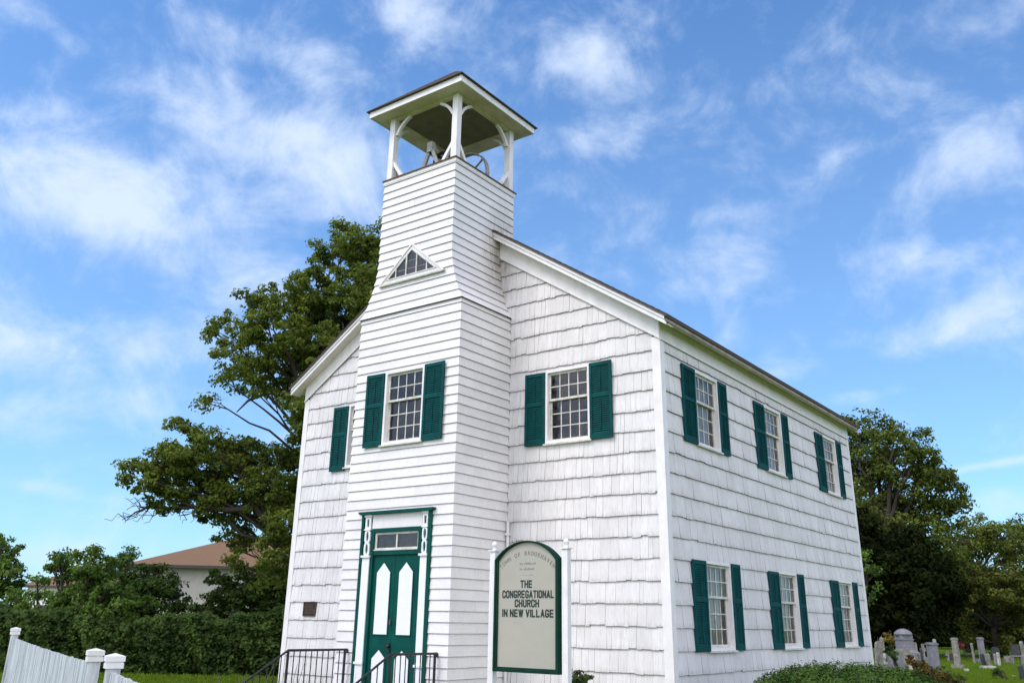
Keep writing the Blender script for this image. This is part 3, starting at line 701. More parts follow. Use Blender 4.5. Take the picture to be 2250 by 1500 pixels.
w = MB(); w.prism(R4(-5.215, -3.985, 3.171, 3.424), tfront, 0, .020); w.prism(R4(-5.215, -3.985, 3.41, 3.4243), tfront, .0203, .03)
B(w, 'header_panel', 'white_clapboard_paint', door)
for (a, b) in ((-5.398, -5.222), (-3.978, -3.822)):
    w = MB(); w.prism(R4(a, b, .24, 2.66), tfront, -.02, .045); w.prism(R4(a-.018, b+.018, 2.661, 2.70), tfront, -.02, .075); w.prism(R4(a-.018, b+.018, .86, .90), tfront, .0455, .07)
    # pierced capital: square eye, two long ovals
    m_ = (a+b)/2; hw = (b-a)/2
    w.prism(R4(a, b, 3.385, 3.424), tfront, .0125, .06)
    w.ring(R4(a+.02, b-.02, 3.17, 3.384), R4(m_-.028, m_+.028, 3.21, 3.345), tfront, .013, .045)
    w.prism(R4(a+.005, b-.005, 3.145, 3.169), tfront, .013, .055)
    for (z0, z1) in ((2.925, 3.144), (2.701, 2.923)):
        nn = 16; zc, hz_ = (z0+z1)/2, (z1-z0)/2
        outer, inner = [], []
        for k2 in range(nn):
            t = 2*math.pi*(k2+.5)/nn; ct, st_ = math.cos(t), math.sin(t); m2 = max(abs(ct), abs(st_))
            outer.append((m_+ct/m2*(hw-.02), zc+st_/m2*hz_)); inner.append((m_+ct*.034, zc+st_*(hz_-.018)))
        w.ring(outer, inner, tfront, .013, .045)
    B(w, 'pilaster', 'white_panel_paint', door)
for i, (a, b) in enumerate(((-5.148, -4.611), (-4.605, -4.062))):
    w = MB(); w.prism(R4(a, b, .23, 2.695), tfront, -.045, -.012); leaf = B(w, 'door_leaf', 'green_door_paint', door)
    w = MB(); m_ = (a+b)/2; h = .165
    for (z0, z1, zp) in ((1.36, 2.40, 2.57), (.40, .965, 1.11)):
        P = [(m_-h, z0), (m_+h, z0), (m_+h, z1), (m_, zp), (m_-h, z1)]; w.prism(P, tfront, -.013, -.004, 0)
        P2 = [(m_-h-.018, z0-.018), (m_+h+.018, z0-.018), (m_+h+.018, z1+.008), (m_, zp+.028), (m_-h-.018, z1+.008)]
        w.ring(P2, P, tfront, -.0125, .002, 1)
    B(w, 'door_panel', ['white_panel_paint', 'green_door_paint'], door)
w = MB(); w.lathe([(.012, 0), (.03, .01), (.035, .03), (.02, .05), (.004, .055)], (0, 0, 0), 10)
w.v = [(-4.64+x, -D-.012-z, 1.17+y) for x, y, z in w.v]; w.box(-4.67, -4.615, -D-.017, -D-.010, 1.06, 1.24)
B(w, 'door_handle', 'black_iron_and_backing', door)
w = MB(); w.box(-4.655, -4.625, -D-.02, -D-.010, 1.52, 1.60); B(w, 'door_lock', 'plaque_relief', door)
tr_ = bpy.data.objects.new('transom_window', None); C.objects.link(tr_); tr_.location = (-4.6, -D, 2.8); sub_keep(tr_, door)
w = MB(); w.ring(R4(-5.148, -4.062, 2.777, 3.098), R4(-5.105, -4.10, 2.825, 3.06), tfront, -.04, -.005); w.prism(R4(-4.625, -4.595, 2.826, 3.059), tfront, -.038, -.008); w.prism(R4(-5.14, -4.07, 2.777, 2.80), tfront, -.0045, .028)
w.prism(R4(-5.104, -4.101, 2.826, 3.059), tfront, -.060, -.05, 2); w.face([tfront(*p, -.028) for p in R4(-5.104, -4.101, 2.826, 3.059)], 1)  # black backing behind the glass paints in the unlit interior
o_ = B(w, 'transom_window_sash', ['old_white_sill', 'window_glass', 'black_iron_and_backing'], door); bpy.data.objects.remove(tr_); o_.name = 'transom_window'
# downpipe in the corner
w = MB(); w.tube([(XR+.075, -.075, .1), (XR+.075, -.075, 3.35)], .028, 8); w.box(XR+.03, XR+.12, -.12, -.03, 1.5, 1.54); w.box(XR+.03, XR+.12, -.12, -.03, 3.1, 3.14); B(w, 'downpipe', 'white_trim_paint', church)
# foundation
w = MB(); w.box(-W+.02, -.02, .02, LEN-.02, -.3, .05); w.box(XL+.02, XR-.02, -D+.02, 0, -.3, .05); B(w, 'foundation', 'concrete', church)

# ---------------- bell
bell = thing('church_bell', 'dark bell with its wheel and timber stand hanging inside the open belfry', 'bell', (-4.62, -.6, ZB0))
BX, BZ = -4.62, 11.16
w = MB(); w.lathe([(.36, 0), (.35, .02), (.30, .08), (.25, .2), (.22, .34), (.17, .42), (.08, .46), (.02, .47)], (BX-.12, -.72, BZ-.62), 24); B(w, 'bell_body', 'bronze_bell', bell, True)
w = MB(); w.tube([(BX-.12, -1.12, BZ), (BX-.12, .12, BZ)], .035, 8); w.tube([(BX-.12+.22*math.cos(t), -.72, BZ-.12+.26*math.sin(t)) for t in [i*math.pi/8 for i in range(9)]], .04, 6); w.tube([(BX-.34, -.72, BZ-.12), (BX+.1, -.72, BZ-.12)], .045, 6); B(w, 'yoke', 'black_iron_and_backing', bell)
for y in (-1.08, -.2):
    w = MB()
    for s in (-1, 1): w.tube([(BX-.12+s*.36, y, ZB0), (BX-.12+s*.05, y, BZ+.02)], .05, 4)
    w.box(BX-.19, BX-.05, y-.06, y+.06, BZ-.02, BZ+.22); w.tube([(BX-.34, y, ZB0+.25), (BX+.10, y, ZB0+.25)], .035, 4); B(w, 'bell_stand', 'grey_wood', bell)
w = MB(); wc = Vector((BX-.06, .06, BZ-.2)); rw = .60
ring_pts = [wc+Vector((math.cos(2*math.pi*i/32)*rw, 0, math.sin(2*math.pi*i/32)*rw)) for i in range(33)]
for i in range(32):
    a, b = ring_pts[i]-wc, ring_pts[i+1]-wc; o1, o2 = a*1.07, b*1.07
    y_ = Vector((0, .05, 0)); w.solid([wc+a-y_, wc+b-y_, wc+o2-y_, wc+o1-y_, wc+a+y_, wc+b+y_, wc+o2+y_, wc+o1+y_], [(0, 1, 2, 3), (7, 6, 5, 4), (0, 4, 5, 1), (3, 2, 6, 7)])
for i in range(2):
    t = math.radians(38+90*i); w.tube([wc+Vector((math.cos(t), 0, math.sin(t)))*rw*1.0, wc-Vector((math.cos(t), 0, math.sin(t)))*rw*1.0], .026, 4)
B(w, 'bell_wheel', 'grey_wood', bell)

# ---------------- wall plaque
plq = thing('wall_plaque', 'small dark bronze plaque on the shingles left of the church tower', 'plaque', (-8.48, -.03, 1.79))
w = MB(); w.prism(R4(-8.67, -8.29, 1.645, 1.935), front, .022, .045); B(w, 'plate', 'bronze_plaque', plq)
w = MB()
for i in range(7):
    z = 1.69+i*.03; a = rnd.uniform(.06, .12); u = -8.48-.15+rnd.uniform(0, .03)
    while u < -8.35: 
        q = rnd.uniform(.02, .05); w.prism(R4(u, u+q, z, z+.011), front, .0455, .048); u += q+.012
w.ring(R4(-8.67, -8.29, 1.645, 1.935), R4(-8.66, -8.30, 1.655, 1.925), front, .0455, .052); B(w, 'relief', 'plaque_relief', plq)

# ---------------- stoop and railings
stoop = thing('stoop', 'low concrete stoop with steps in front of the green double door', 'steps', (-4.6, -2.4, 0))
w = MB(); w.box(-5.9, -3.35, -2.95, -D-.03, -.1, .20); w.box(-5.85, -3.4, -3.27, -2.951, -.1, .10); B(w, 'landing', 'concrete', stoop)
def railing(x, y_end, label, gl):
    t = thing('iron_railing', label, 'railing', (x, -D-.3, .2), 'black iron railings beside the church door')
    y0 = -D-.03; zt = 1.09; ys = y_end; dy, dz = -.95, -.52
    w = MB(); w.tube([(x, y0, zt-.06), (x, y0, zt), (x, y0, zt), (x, ys, zt+.005), (x, ys+dy, zt+dz)], .019, 6); w.tube([(x, y0-.03, zt), (x, ys, zt)], .022, 4)
    sc_ = [(x, ys+dy-.0+.06*math.sin(a)*(1-a/9), zt+dz-.06+.06*math.cos(a)*(1-a/9)) for a in [i*.5 for i in range(11)]]
    w.tube(sc_, .016, 6); B(w, 'handrail', 'black_iron_and_backing', t)
    w = MB(); n = int((y0-ys)/.125)
    for i in range(1, n+1): y = y0-.06-(y0-ys-.06)*i/n; w.tube([(x, y, .22), (x, y, zt)], .0095, 4)
    for i in range(1, 7): s = i/7; y = ys+dy*s; w.tube([(x, y, .10 if s < .35 else .02), (x, y, zt+dz*s)], .0095, 4)
    w.tube([(x, y0-.05, .30), (x, ys, .30)], .012, 4); w.tube([(x, ys, .30), (x, ys+dy, -.19+.0+.02)], .012, 4)
    B(w, 'balusters', 'black_iron_and_backing', t)
    for y in (y0-.06, ys): w = MB(); w.box(x-.016, x+.016, y-.016, y+.016, .2, zt); B(w, 'post', 'black_iron_and_backing', t)
    w = MB(); y = ys+dy; w.box(x-.016, x+.016, y-.016, y+.016, 0, zt+dz); B(w, 'post', 'black_iron_and_backing', t)
railing(-5.62, -2.98, 'black iron railing on the left of the stoop, seen against white shingles', 0)
railing(-3.50, -2.74, 'black iron railing on the right, crossing in front of the green door', 1)

# ---------------- sign
YS = -5.0; sfn = lambda u, v, n: (u, YS-n, v)
sign = thing('sign_board', 'arched church sign in a green frame between two white posts', 'sign', (.73, YS, 0))
for x in (.215, 1.235):
    w = MB(); w.box(x-.038, x+.038, YS-.025, YS+.05, 0, 2.385); p_ = B(w, 'sign_post', 'white_trim_paint', sign)
    w = MB(); w.box(x-.052, x+.052, YS-.040, YS+.065, 2.386, 2.402); w.lathe([(.030, 0), (.024, .010), (.014, .022), (.020, .032), (.031, .050), (.034, .068), (.026, .088), (.010, .099), (.002, .102)], (x, YS+.0125, 2.4021), 14); B(w, 'finial', 'white_trim_paint', p_, False)
def arch(inset_, zb, n=20):
    a, b = .272+inset_, 1.178-inset_; zs = 2.285-inset_*.35; cxm = (a+b)/2; hw = (b-a)/2; rise = .205; R = (hw*hw+rise*rise)/(2*rise); th = math.asin(hw/R); pts = [(a, zb), (b, zb)]
    for i in range(n+1):
        t = th-2*th*i/n; pts.append((cxm+R*math.sin(t), zs+rise-R+R*math.cos(t)))
    return pts
w = MB(); w.ring(arch(0, 1.075), arch(.048, 1.125), sfn, -.01, .055); w.ring(arch(.006, 1.081), arch(.03, 1.106), sfn, .0555, .066); B(w, 'sign_frame', 'sign_green_paint', sign)
w = MB(); w.prism(arch(.0485, 1.1255), sfn, -.005, .03); board = B(w, 'board', 'sign_board_face', sign)
def text_mesh(name, s, u, v, size, sx=1., bold=0., m='sign_lettering', rot=0., parent=sign, n=.0315, align='CENTER'):
    cu = bpy.data.curves.new(name, 'FONT'); cu.body = s; cu.size = size; cu.align_x = align; cu.offset = bold; cu.extrude = .0015; cu.resolution_u = 3
    to = bpy.data.objects.new(name, cu); C.objects.link(to)
    dg = bpy.context.evaluated_depsgraph_get(); me = bpy.data.meshes.new_from_object(to.evaluated_get(dg)); C.objects.unlink(to); bpy.data.objects.remove(to)
    ca, sa = math.cos(rot), math.sin(rot)
    for vv in me.vertices:
        x, y = vv.co.x*sx, vv.co.y; vv.co = Vector(sfn(u+x*ca-y*sa, v+x*sa+y*ca, n+vv.co.z))
    me.materials.clear(); me.materials.append(MAT[m]); o = bpy.data.objects.new(name, me); C.objects.link(o); sub(o, parent); return o
# condensed block capitals, stroke by stroke on a cell one unit high
LW, TS = .54, .25
GL = {'T': [((0, 1), (LW, 1)), ((LW/2, 1), (LW/2, 0))], 'H': [((0, 0), (0, 1)), ((LW, 0), (LW, 1)), ((0, .5), (LW, .5))], 'E': [((0, 0), (0, 1)), ((0, 1), (LW*.92, 1)), ((0, .5), (LW*.85, .5)), ((0, 0), (LW*.92, 0))],
 'C': [((LW, .70), (LW, .86)), ((LW, .86), (LW*.75, 1)), ((LW*.75, 1), (LW*.25, 1)), ((LW*.25, 1), (0, .86)), ((0, .86), (0, .14)), ((0, .14), (LW*.25, 0)), ((LW*.25, 0), (LW*.75, 0)), ((LW*.75, 0), (LW, .14)), ((LW, .14), (LW, .32))],
 'O': [((LW*.75, 1), (LW*.25, 1)), ((LW*.25, 1), (0, .86)), ((0, .86), (0, .14)), ((0, .14), (LW*.25, 0)), ((LW*.25, 0), (LW*.75, 0)), ((LW*.75, 0), (LW, .14)), ((LW, .14), (LW, .86)), ((LW, .86), (LW*.75, 1))],
 'N': [((0, 0), (0, 1)), ((LW, 0), (LW, 1)), ((0, 1), (LW, 0))], 'R': [((0, 0), (0, 1)), ((0, 1), (LW*.7, 1)), ((LW*.7, 1), (LW, .86)), ((LW, .86), (LW, .62)), ((LW, .62), (LW*.7, .48)), ((LW*.7, .48), (0, .48)), ((LW*.6, .48), (LW, 0))],
 'A': [((0, 0), (LW*.5, 1)), ((LW*.5, 1), (LW, 0)), ((LW*.16, .27), (LW*.84, .27))], 'I': [((0, 0), (0, 1))], 'L': [((0, 0), (0, 1)), ((0, 0), (LW*.85, 0))], 'U': [((0, 1), (0, .14)), ((0, .14), (LW*.25, 0)), ((LW*.25, 0), (LW*.75, 0)), ((LW*.75, 0), (LW, .14)), ((LW, .14), (LW, 1))],
 'V': [((0, 1), (LW*.5, 0)), ((LW*.5, 0), (LW, 1))], 'W': [((0, 1), (LW*.36, 0)), ((LW*.36, 0), (LW*.7, 1)), ((LW*.7, 1), (LW*1.04, 0)), ((LW*1.04, 0), (LW*1.4, 1))]}
GL['C'][0] = ((LW, .76), (LW, .86)); GL['G'] = [((LW, .82), (LW, .86))]+GL['C'][1:-1]+[((LW, .14), (LW, .38)), ((LW, .42), (LW*.62, .42))]
def block_text(txt, u, v, wd, h):
    adv = []; x = 0
    for ch in txt:
        if ch == ' ': x += .36; continue
        w_ = 0 if ch == 'I' else LW*1.4 if ch == 'W' else LW
        adv.append((ch, x+TS/2)); x += w_+TS+.085
    tot = x-.085; k_ = wd/tot; w = MB(); n_ = 0
    for ch, x0 in adv:
        for (p, q) in GL[ch]:
            n_ += 1; P = Vector(((x0+p[0])*k_, (TS/2+p[1]*(1-TS))*h, 0)); Q = Vector(((x0+q[0])*k_, (TS/2+q[1]*(1-TS))*h, 0)); t_ = TS/2*k_*1.0; th = TS/2*h*.8
            d = (Q-P); d.normalize(); nn = Vector((-d.y, d.x, 0)); hw = t_ if abs(d.y) > abs(d.x) else th; e = d*(th if abs(d.y) > abs(d.x) else t_)
            P2, Q2 = P-e*.9, Q+e*.9; pts = [P2-nn*hw, Q2-nn*hw, Q2+nn*hw, P2+nn*hw]
            w.prism([(u-wd/2+a_.x, v+a_.y) for a_ in pts], sfn, .0301, .0312+.00007*(n_ % 9)+.00001*n_)
    return B(w, 'lettering', 'sign_lettering', sign)
for s_, u, v, wd in (('THE', .715, 1.968, .168), ('CONGREGATIONAL', .738, 1.858, .725), ('CHURCH', .725, 1.760, .34), ('IN NEW VILLAGE', .735, 1.654, .715)):
    block_text(s_, u, v-.002, wd, .09)
arc = 'TOWN OF BROOKHAVEN'; Ra = .52; n_ = len(arc); cc = (.725, 2.385-Ra)
for i, ch in enumerate(arc):
    if ch == ' ': continue
    t = math.radians(43)*(1-2*i/(n_-1)); text_mesh('faded_letter', ch, cc[0]-Ra*math.sin(t), cc[1]+Ra*math.cos(t)-.055, .066, .8, .0012, 'faded_lettering', t)
w = MB()
for z, a, b in ((2.225, .62, .83), (2.165, .62, .83), (2.105, .66, .83)):
    u = a
    while u < b:
        q = rnd.uniform(.012, .022); w.prism(R4(u, u+q, z, z+rnd.choice((.014, .018, .024))*(1 if z > 2.11 else .35)), sfn, .0301, .0312); u += q+(.006 if rnd.random() < .8 else .02)
B(w, 'faded_marks', 'faded_lettering', sign)

# ---------------- picket fence
P1, P2, P3 = gnd(38, 14.3), gnd(221, 8.3), gnd(265, 7.3)
P4 = gnd(430, 5.25)
def fence_section(A_, B_, hA, hB, label, posts, top_post):
    t = thing('picket_fence', label, 'fence', tuple(A_), 'white fence sections on the left')
    d = (B_-A_); ln = d.length; d.normalize(); nrm = Vector((d.y, -d.x, 0))
    if nrm.dot(Vector((CAM[0], CAM[1], 0))-A_) < 0: nrm = -nrm
    w = MB(); u = .06
    while u < ln-.05:
        pw = .058; z = hA+(hB-hA)*u/ln-.012*math.sin(math.pi*u/ln)+rnd.gauss(0, .0035); off = rnd.uniform(-.002, .002)
        a = A_+d*(u+.001); b = A_+d*(u+pw-.001)
        f0, f1 = nrm*(.022+off), nrm*(.002+off)
        w.solid([a+f1, b+f1, b+f0, a+f0]+[q+Vector((0, 0, z)) for q in (a+f1, b+f1, b+f0, a+f0)], [(3, 2, 1, 0), (4, 5, 6, 7), (0, 1, 5, 4), (1, 2, 6, 5), (2, 3, 7, 6), (3, 0, 4, 7)]); u += pw+rnd.choice((.002, .004, .007, .010))
    B(w, 'pickets', 'fence_paint', t)
    for z in (.25, .95):
        w = MB(); a, b = A_-nrm*.001, B_-nrm*.001; w.solid([a, b, b-nrm*.035, a-nrm*.035]+[q+Vector((0, 0, .08)) for q in (a, b, b-nrm*.035, a-nrm*.035)], [(3, 2, 1, 0), (4, 5, 6, 7), (0, 1, 5, 4), (1, 2, 6, 5), (2, 3, 7, 6), (3, 0, 4, 7)])
        o = B(w, 'rail', 'fence_paint', t); o.matrix_parent_inverse = o.matrix_parent_inverse @ Matrix.Translation((0, 0, z))
    for (Q, h) in posts:
        ang = math.atan2(d.y, d.x); ca, sa = math.cos(ang), math.sin(ang)
        fn = lambda x, y, z: (Q.x+x*ca-y*sa, Q.y+x*sa+y*ca, z)
        w = MB(); w.box(-.047, .047, -.047, .047, 0, h-.10, 0, fn); pst = B(w, 'post', 'fence_paint', t)
        w = MB(); w.box(-.062, .062, -.062, .062, h-.0995, h-.062, 0, fn); w.box(-.056, .056, -.056, .056, h-.0615, h-.052, 0, fn); w.box(-.066, .066, -.066, .066, h-.0515, h-.014, 0, fn)
        w.solid([fn(-.066, -.066, h-.0138), fn(.066, -.066, h-.0138), fn(.066, .066, h-.0138), fn(-.066, .066, h-.0138), fn(0, 0, h+.006)], [(0, 1, 4), (1, 2, 4), (2, 3, 4), (3, 0, 4)])
        B(w, 'post_cap', 'white_trim_paint', pst)
fence_section(P1, P2, 1.26, 1.21, 'farther white fence section of tight pickets, between two square capped posts', [(P1, 1.40), (P2, 1.325)], 0)
fence_section(P3, P4, 1.20, 1.20, 'nearer white fence section running out of the bottom of the picture from its capped post', [(P3, 1.325)], 0)

# ------------------------------------------------------------------ foliage
def leaf_mesh(name, centers, size, mats, parent=None, up=.35, normals=None, aspect=.55, seed=0, midx=None, flat=None):
    """one small rhombic leaf per centre, as one mesh"""
    rg = np.random.default_rng(seed); n = len(centers); c = np.asarray(centers, float)
    nv = rg.normal(size=(n, 3)); nv /= np.linalg.norm(nv, axis=1)[:, None]; nv[:, 2] += up
    if normals is not None: nv += np.asarray(normals)*1.3
    nv /= np.linalg.norm(nv, axis=1)[:, None]
    t = rg.normal(size=(n, 3)); t -= (t*nv).sum(1)[:, None]*nv; t /= np.linalg.norm(t, axis=1)[:, None]; b = np.cross(nv, t)
    s = (size*rg.uniform(.6, 1.35, n))[:, None]
    v = np.empty((n, 4, 3)); v[:, 0] = c-t*s*.5; v[:, 1] = c+b*s*.5*aspect-t*s*.05+nv*s*.06; v[:, 2] = c+t*s*.5-nv*s*.08; v[:, 3] = c-b*s*.5*aspect-t*s*.05+nv*s*.06
    me = bpy.data.meshes.new(name); me.vertices.add(n*4); me.vertices.foreach_set('co', v.ravel())
    me.loops.add(n*4); me.loops.foreach_set('vertex_index', np.arange(n*4, dtype=np.int32)); me.polygons.add(n)
    me.polygons.foreach_set('loop_start', np.arange(0, n*4, 4, dtype=np.int32)); me.polygons.foreach_set('loop_total', np.full(n, 4, dtype=np.int32))
    for m in (mats if isinstance(mats, (list, tuple)) else [mats]): me.materials.append(MAT[m])
    if midx is not None: me.polygons.foreach_set('material_index', np.asarray(midx, dtype=np.int32))
    me.update(calc_edges=True); me.validate()
    o = bpy.data.objects.new(name, me); C.objects.link(o)
    if parent: sub(o, parent)
    return o
def lobe_leaves(lobes, per, size, seed, clump=.38, shell=.55):
    """lobes: (centre, rx, ry, rz, weight). returns leaf centres, outward normals and clump centres"""
    rg = np.random.default_rng(seed); cs, ns, cl = [], [], []
    for (c, rx, ry, rz, wgt) in lobes:
        c = np.array(c, float); vol = (rx*ry*rz)**(1/3.)
        ncl = max(4, int(5.2*(vol/clump)**2.1*wgt))
        d = rg.normal(size=(ncl, 3)); d /= np.linalg.norm(d, axis=1)[:, None]
        rad = (shell+(1-shell)*rg.random(ncl)**.6); rad *= rg.uniform(.82, 1.24, ncl)
        cc = c+d*rad[:, None]*np.array([rx, ry, rz]); cl.append(cc)
        for q, dd in zip(cc, d):
            m = max(5, int(per*rg.uniform(.5, 1.4))); s = clump*rg.uniform(.55, 1.2)
            o = rg.normal(size=(m, 3)); o /= np.linalg.norm(o, axis=1)[:, None]; o *= (rg.random(m)**.45)[:, None]
            cs.append(q+o*s*np.array([1, 1, .62])); ns.append(o*.7+dd*.5)
    return np.vstack(cs), np.vstack(ns), np.vstack(cl)
def limb(mb, a, b, r0, r1, sag=.0, n=7, seed=0, jit=.06):
    r = random.Random(seed); a, b = Vector(a), Vector(b); L_ = (b-a).length; pts, rd = [], []
    for i in range(n):
        t = i/(n-1); p = a.lerp(b, t); k = 0 if i in (0, n-1) else 1
        p += Vector((r.gauss(0, 1), r.gauss(0, 1), r.gauss(0, 1)))*jit*L_*.35*k; p.z += -sag*4*t*(1-t)*L_; pts.append(p); rd.append(r0+(r1-r0)*t**.8)
    mb.tube(pts, rd, 6); return pts
def tree(name, label, cat, base, trunk_top, lobes, mat_, leaf=.16, per=34, clump=.45, seed=1, r0=.3, group=None, shell=.5, twigs=True, up=.35, twig_n=60):
    t = thing(name, label, cat, tuple(base), group)
    cs, ns, cl = lobe_leaves(lobes, per, leaf, seed, clump, shell)
    leaf_mesh('crown', cs, leaf, mat_, t, up=up, normals=ns, seed=seed+5)
    w = MB(); tp = limb(w, base, trunk_top, r0, r0*.55, 0, 8, seed, .04)
    rr = random.Random(seed+9)
    for i, (c, rx, ry, rz, wg) in enumerate(lobes):
        c = Vector(c); zc = min(c.z-.3, Vector(trunk_top).z); k = max(1, min(7, int(7*(zc-base[2])/max(.1, Vector(trunk_top).z-base[2])*.8)))
        st = tp[k]; r1 = max(.04, r0*.32*min(1.2, rz/1.2)); q = limb(w, st, c, r1*1.5, r1*.4, -.05, 7, seed+i, .045)
        if twigs:
            m = 0
            for p in cl:
                p = Vector(p)
                if m < twig_n//max(1, len(lobes)//3) and (p-c).length < max(rx, ry, rz)*1.2: limb(w, q[rr.randint(3, 6)], p, r1*.38, .012, 0, 4, seed+m+i*31, .15); m += 1
    B(w, 'trunk', 'bark', t, True)
    return t
def PL(lst, d0, dj=1.2, seed=0, sc_=1., flat=1.):
    """lobe list (px, py, r_px[, weight]) at distance d0 with real depth scatter and thickness"""
    r = random.Random(seed); out = []
    for q in lst:
        px, py, rp = q[:3]; wgt = q[3] if len(q) > 3 else 1.; d = d0+r.uniform(-dj, dj); rm = rp*d/FOC*sc_
        out.append((tuple(at(px, py, d)), rm, rm*1.15, rm*.9*flat, wgt))
    return out

big = PL([(800,545,62),(760,520,38,.8),(735,560,48),(870,540,80),(700,640,68),(770,650,70),(850,640,90),(940,600,110),(650,655,45,.7),(590,665,48,.8),(545,655,32,.7),(530,725,50,.8),(600,735,70),(680,740,80),(480,735,32,.6),(510,790,45,.7),(590,820,62,.9),(660,820,75,.9),(750,760,100),
  (500,840,34,.5),(560,860,34,.4),(455,885,24,.4),(650,890,36,.4),(700,900,60,.8),(420,985,60),(345,1020,45,.9),(310,1045,36,.8),(380,1050,60),(470,1010,68),(545,1000,55),(600,1005,34,.8),(650,1020,34,.7),(450,1090,60),(530,1080,72),(600,1075,62),(370,1095,42,.7),(650,1100,50),(500,1150,40,.7),(570,1150,45,.8),
  (505,1200,32,.6),(515,1235,20,.5),(620,1160,50,.8),(615,1215,42,.8),(600,1260,40,.7),(630,1290,45,.9),(400,935,26,.5),(720,1000,90),(1000,680,90),(900,760,140),(1020,850,120),(820,900,150)], 30, 1.6, 11)
tb = gnd(700, 31); tb_top = at(735, 760, 31)
bt = tree('oak_tree', 'big spreading leafy tree behind the left side of the church', 'tree', tuple(tb), tuple(tb_top), big, 'oak_leaf', leaf=.14, per=70, clump=.33, seed=21, r0=.38, twig_n=45)
# bare lower boughs and dead twigs reaching left
w = MB(); rr = random.Random(5)
main = [at(700,1250,31), at(640,1195,30.4), at(590,1150,30), at(560,1115,29.8), at(500,1120,29.6), at(440,1112,29.5), at(380,1118,29.4), at(330,1112,29.3), at(295,1125,29.2)]
w.tube(main, [.20, .18, .15, .12, .09, .06, .045, .03, .012], 6)
for i in range(46):
    k = rr.randint(4, 7); a = main[k].lerp(main[min(k+1, 8)], rr.random()); b = a+Vector((RR[0], RR[1], 0))*rr.uniform(-1.1, .1)+Vector((0, 0, rr.uniform(-.5, .35)))+Vector((F0[0], F0[1], 0))*rr.uniform(-.5, .5)
    limb(w, a, b, .02, .006, .05, 5, i, .3)
up_l = [at(735,900,31), at(690,880,30.6), at(640,865,30.3), at(590,862,30), at(545,880,29.8), at(520,905,29.7)]
B(w, 'bough', 'bark', bt, True); w = MB(); w.tube(up_l, [.13, .11, .09, .07, .045, .02], 6); B(w, 'bough', 'bark', bt, True); w = MB(); w.tube([at(740,850,31), at(690,790,30.5), at(650,740,30.3), at(620,700,30)], [.12, .09, .06, .02], 6)
B(w, 'bough', 'bark', bt, True); w = MB(); w.tube([at(590,1150,30), at(575,1100,29.8), at(545,1060,29.7), at(500,1020,29.5)], [.11, .09, .07, .03], 6)
B(w, 'bough', 'bark', bt, True)

tree('oak_tree', 'broad dark green oak rising behind the right rear corner of the church', 'tree', tuple(gnd(1930, 62)), tuple(at(1935,1120,62)),
  PL([(1870,935,38,.8),(1925,950,50),(1900,1010,62),(1965,985,48,.9),(2025,985,42),(2050,1025,42),(1985,1045,66),(1920,1080,70),(2060,1080,55),(2095,1100,38,.9),(2000,1120,66,.8),(2090,1135,35,.6),(1870,1120,50),(1950,1170,60,.7),(2040,1165,45,.8),(1830,1000,60),(1800,1080,80),(1900,1170,60),(2000,1200,50),(1960,1130,60),(2060,1200,45,.9),(2085,1235,40,.7),(2030,1245,50,.7),(1920,1230,50,.6)], 62, 3, 12), 'oak_leaf_olive', leaf=.26, per=64, clump=.75, seed=31, r0=.42, twig_n=40)
tree('hedgerow_tree', 'pale green tree on the skyline right of the dark oak', 'tree', tuple(gnd(2120, 74)), tuple(at(2120,1260,74)),
  PL([(2110,1180,42),(2150,1170,44),(2100,1230,45),(2170,1215,50),(2200,1180,34,.9),(2215,1225,40),(2060,1260,50)], 74, 3, 13), 'lime_leaf', leaf=.26, per=64, clump=.8, seed=41, r0=.35, twig_n=20)
tree('hedgerow_tree', 'grey green tree at the right edge above the rusty tipped maple', 'tree', tuple(gnd(2290, 72)), tuple(at(2290,1250,72)),
  PL([(2225,1175,30,.8),(2260,1170,45),(2300,1190,60),(2235,1215,22,.6),(2280,1260,60)], 72, 3, 14), 'oak_leaf_olive', leaf=.26, per=60, clump=.8, seed=42, r0=.35, twig_n=30)
tree('maple_tree', 'low rounded maple with rusty tips behind the gravestones at the far right', 'tree', tuple(gnd(2180, 63)), tuple(at(2180,1350,63)),
  PL([(2150,1270,50),(2200,1285,62),(2110,1300,48),(2245,1310,62),(2160,1335,70),(2080,1330,45),(2220,1370,60),(2290,1350,70),(2120,1375,50),(2180,1400,50),(2240,1400,50),(2090,1390,40)], 63, 2.5, 15, flat=.7), 'rust_leaf', leaf=.22, per=80, clump=.65, seed=43, r0=.3, twig_n=15, up=.8)
tree('holly_tree', 'small bright leaved tree close behind the rear corner of the church', 'tree', tuple(gnd(1900, 51)), tuple(at(1900,1300,51)),
  PL([(1905,1260,28,.7),(1915,1300,26,.6),(1890,1235,30,.7)], 51, .8, 16), 'bush_leaf', leaf=.2, per=26, clump=.5, seed=44, r0=.12, twig_n=10)
# wood that closes the graveyard; its deep shade is put into the leaf colour
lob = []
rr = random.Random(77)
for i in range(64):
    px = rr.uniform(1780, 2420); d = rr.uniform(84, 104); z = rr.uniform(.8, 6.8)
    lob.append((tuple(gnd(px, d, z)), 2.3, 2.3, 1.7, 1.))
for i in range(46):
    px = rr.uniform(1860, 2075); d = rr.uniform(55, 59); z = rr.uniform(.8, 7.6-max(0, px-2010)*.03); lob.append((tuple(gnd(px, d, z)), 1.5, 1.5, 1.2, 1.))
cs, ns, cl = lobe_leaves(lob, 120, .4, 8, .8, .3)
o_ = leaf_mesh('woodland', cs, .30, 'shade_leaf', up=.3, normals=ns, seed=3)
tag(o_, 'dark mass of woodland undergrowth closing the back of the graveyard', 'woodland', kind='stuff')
w = MB()
tb_ = gnd(1960, 90)
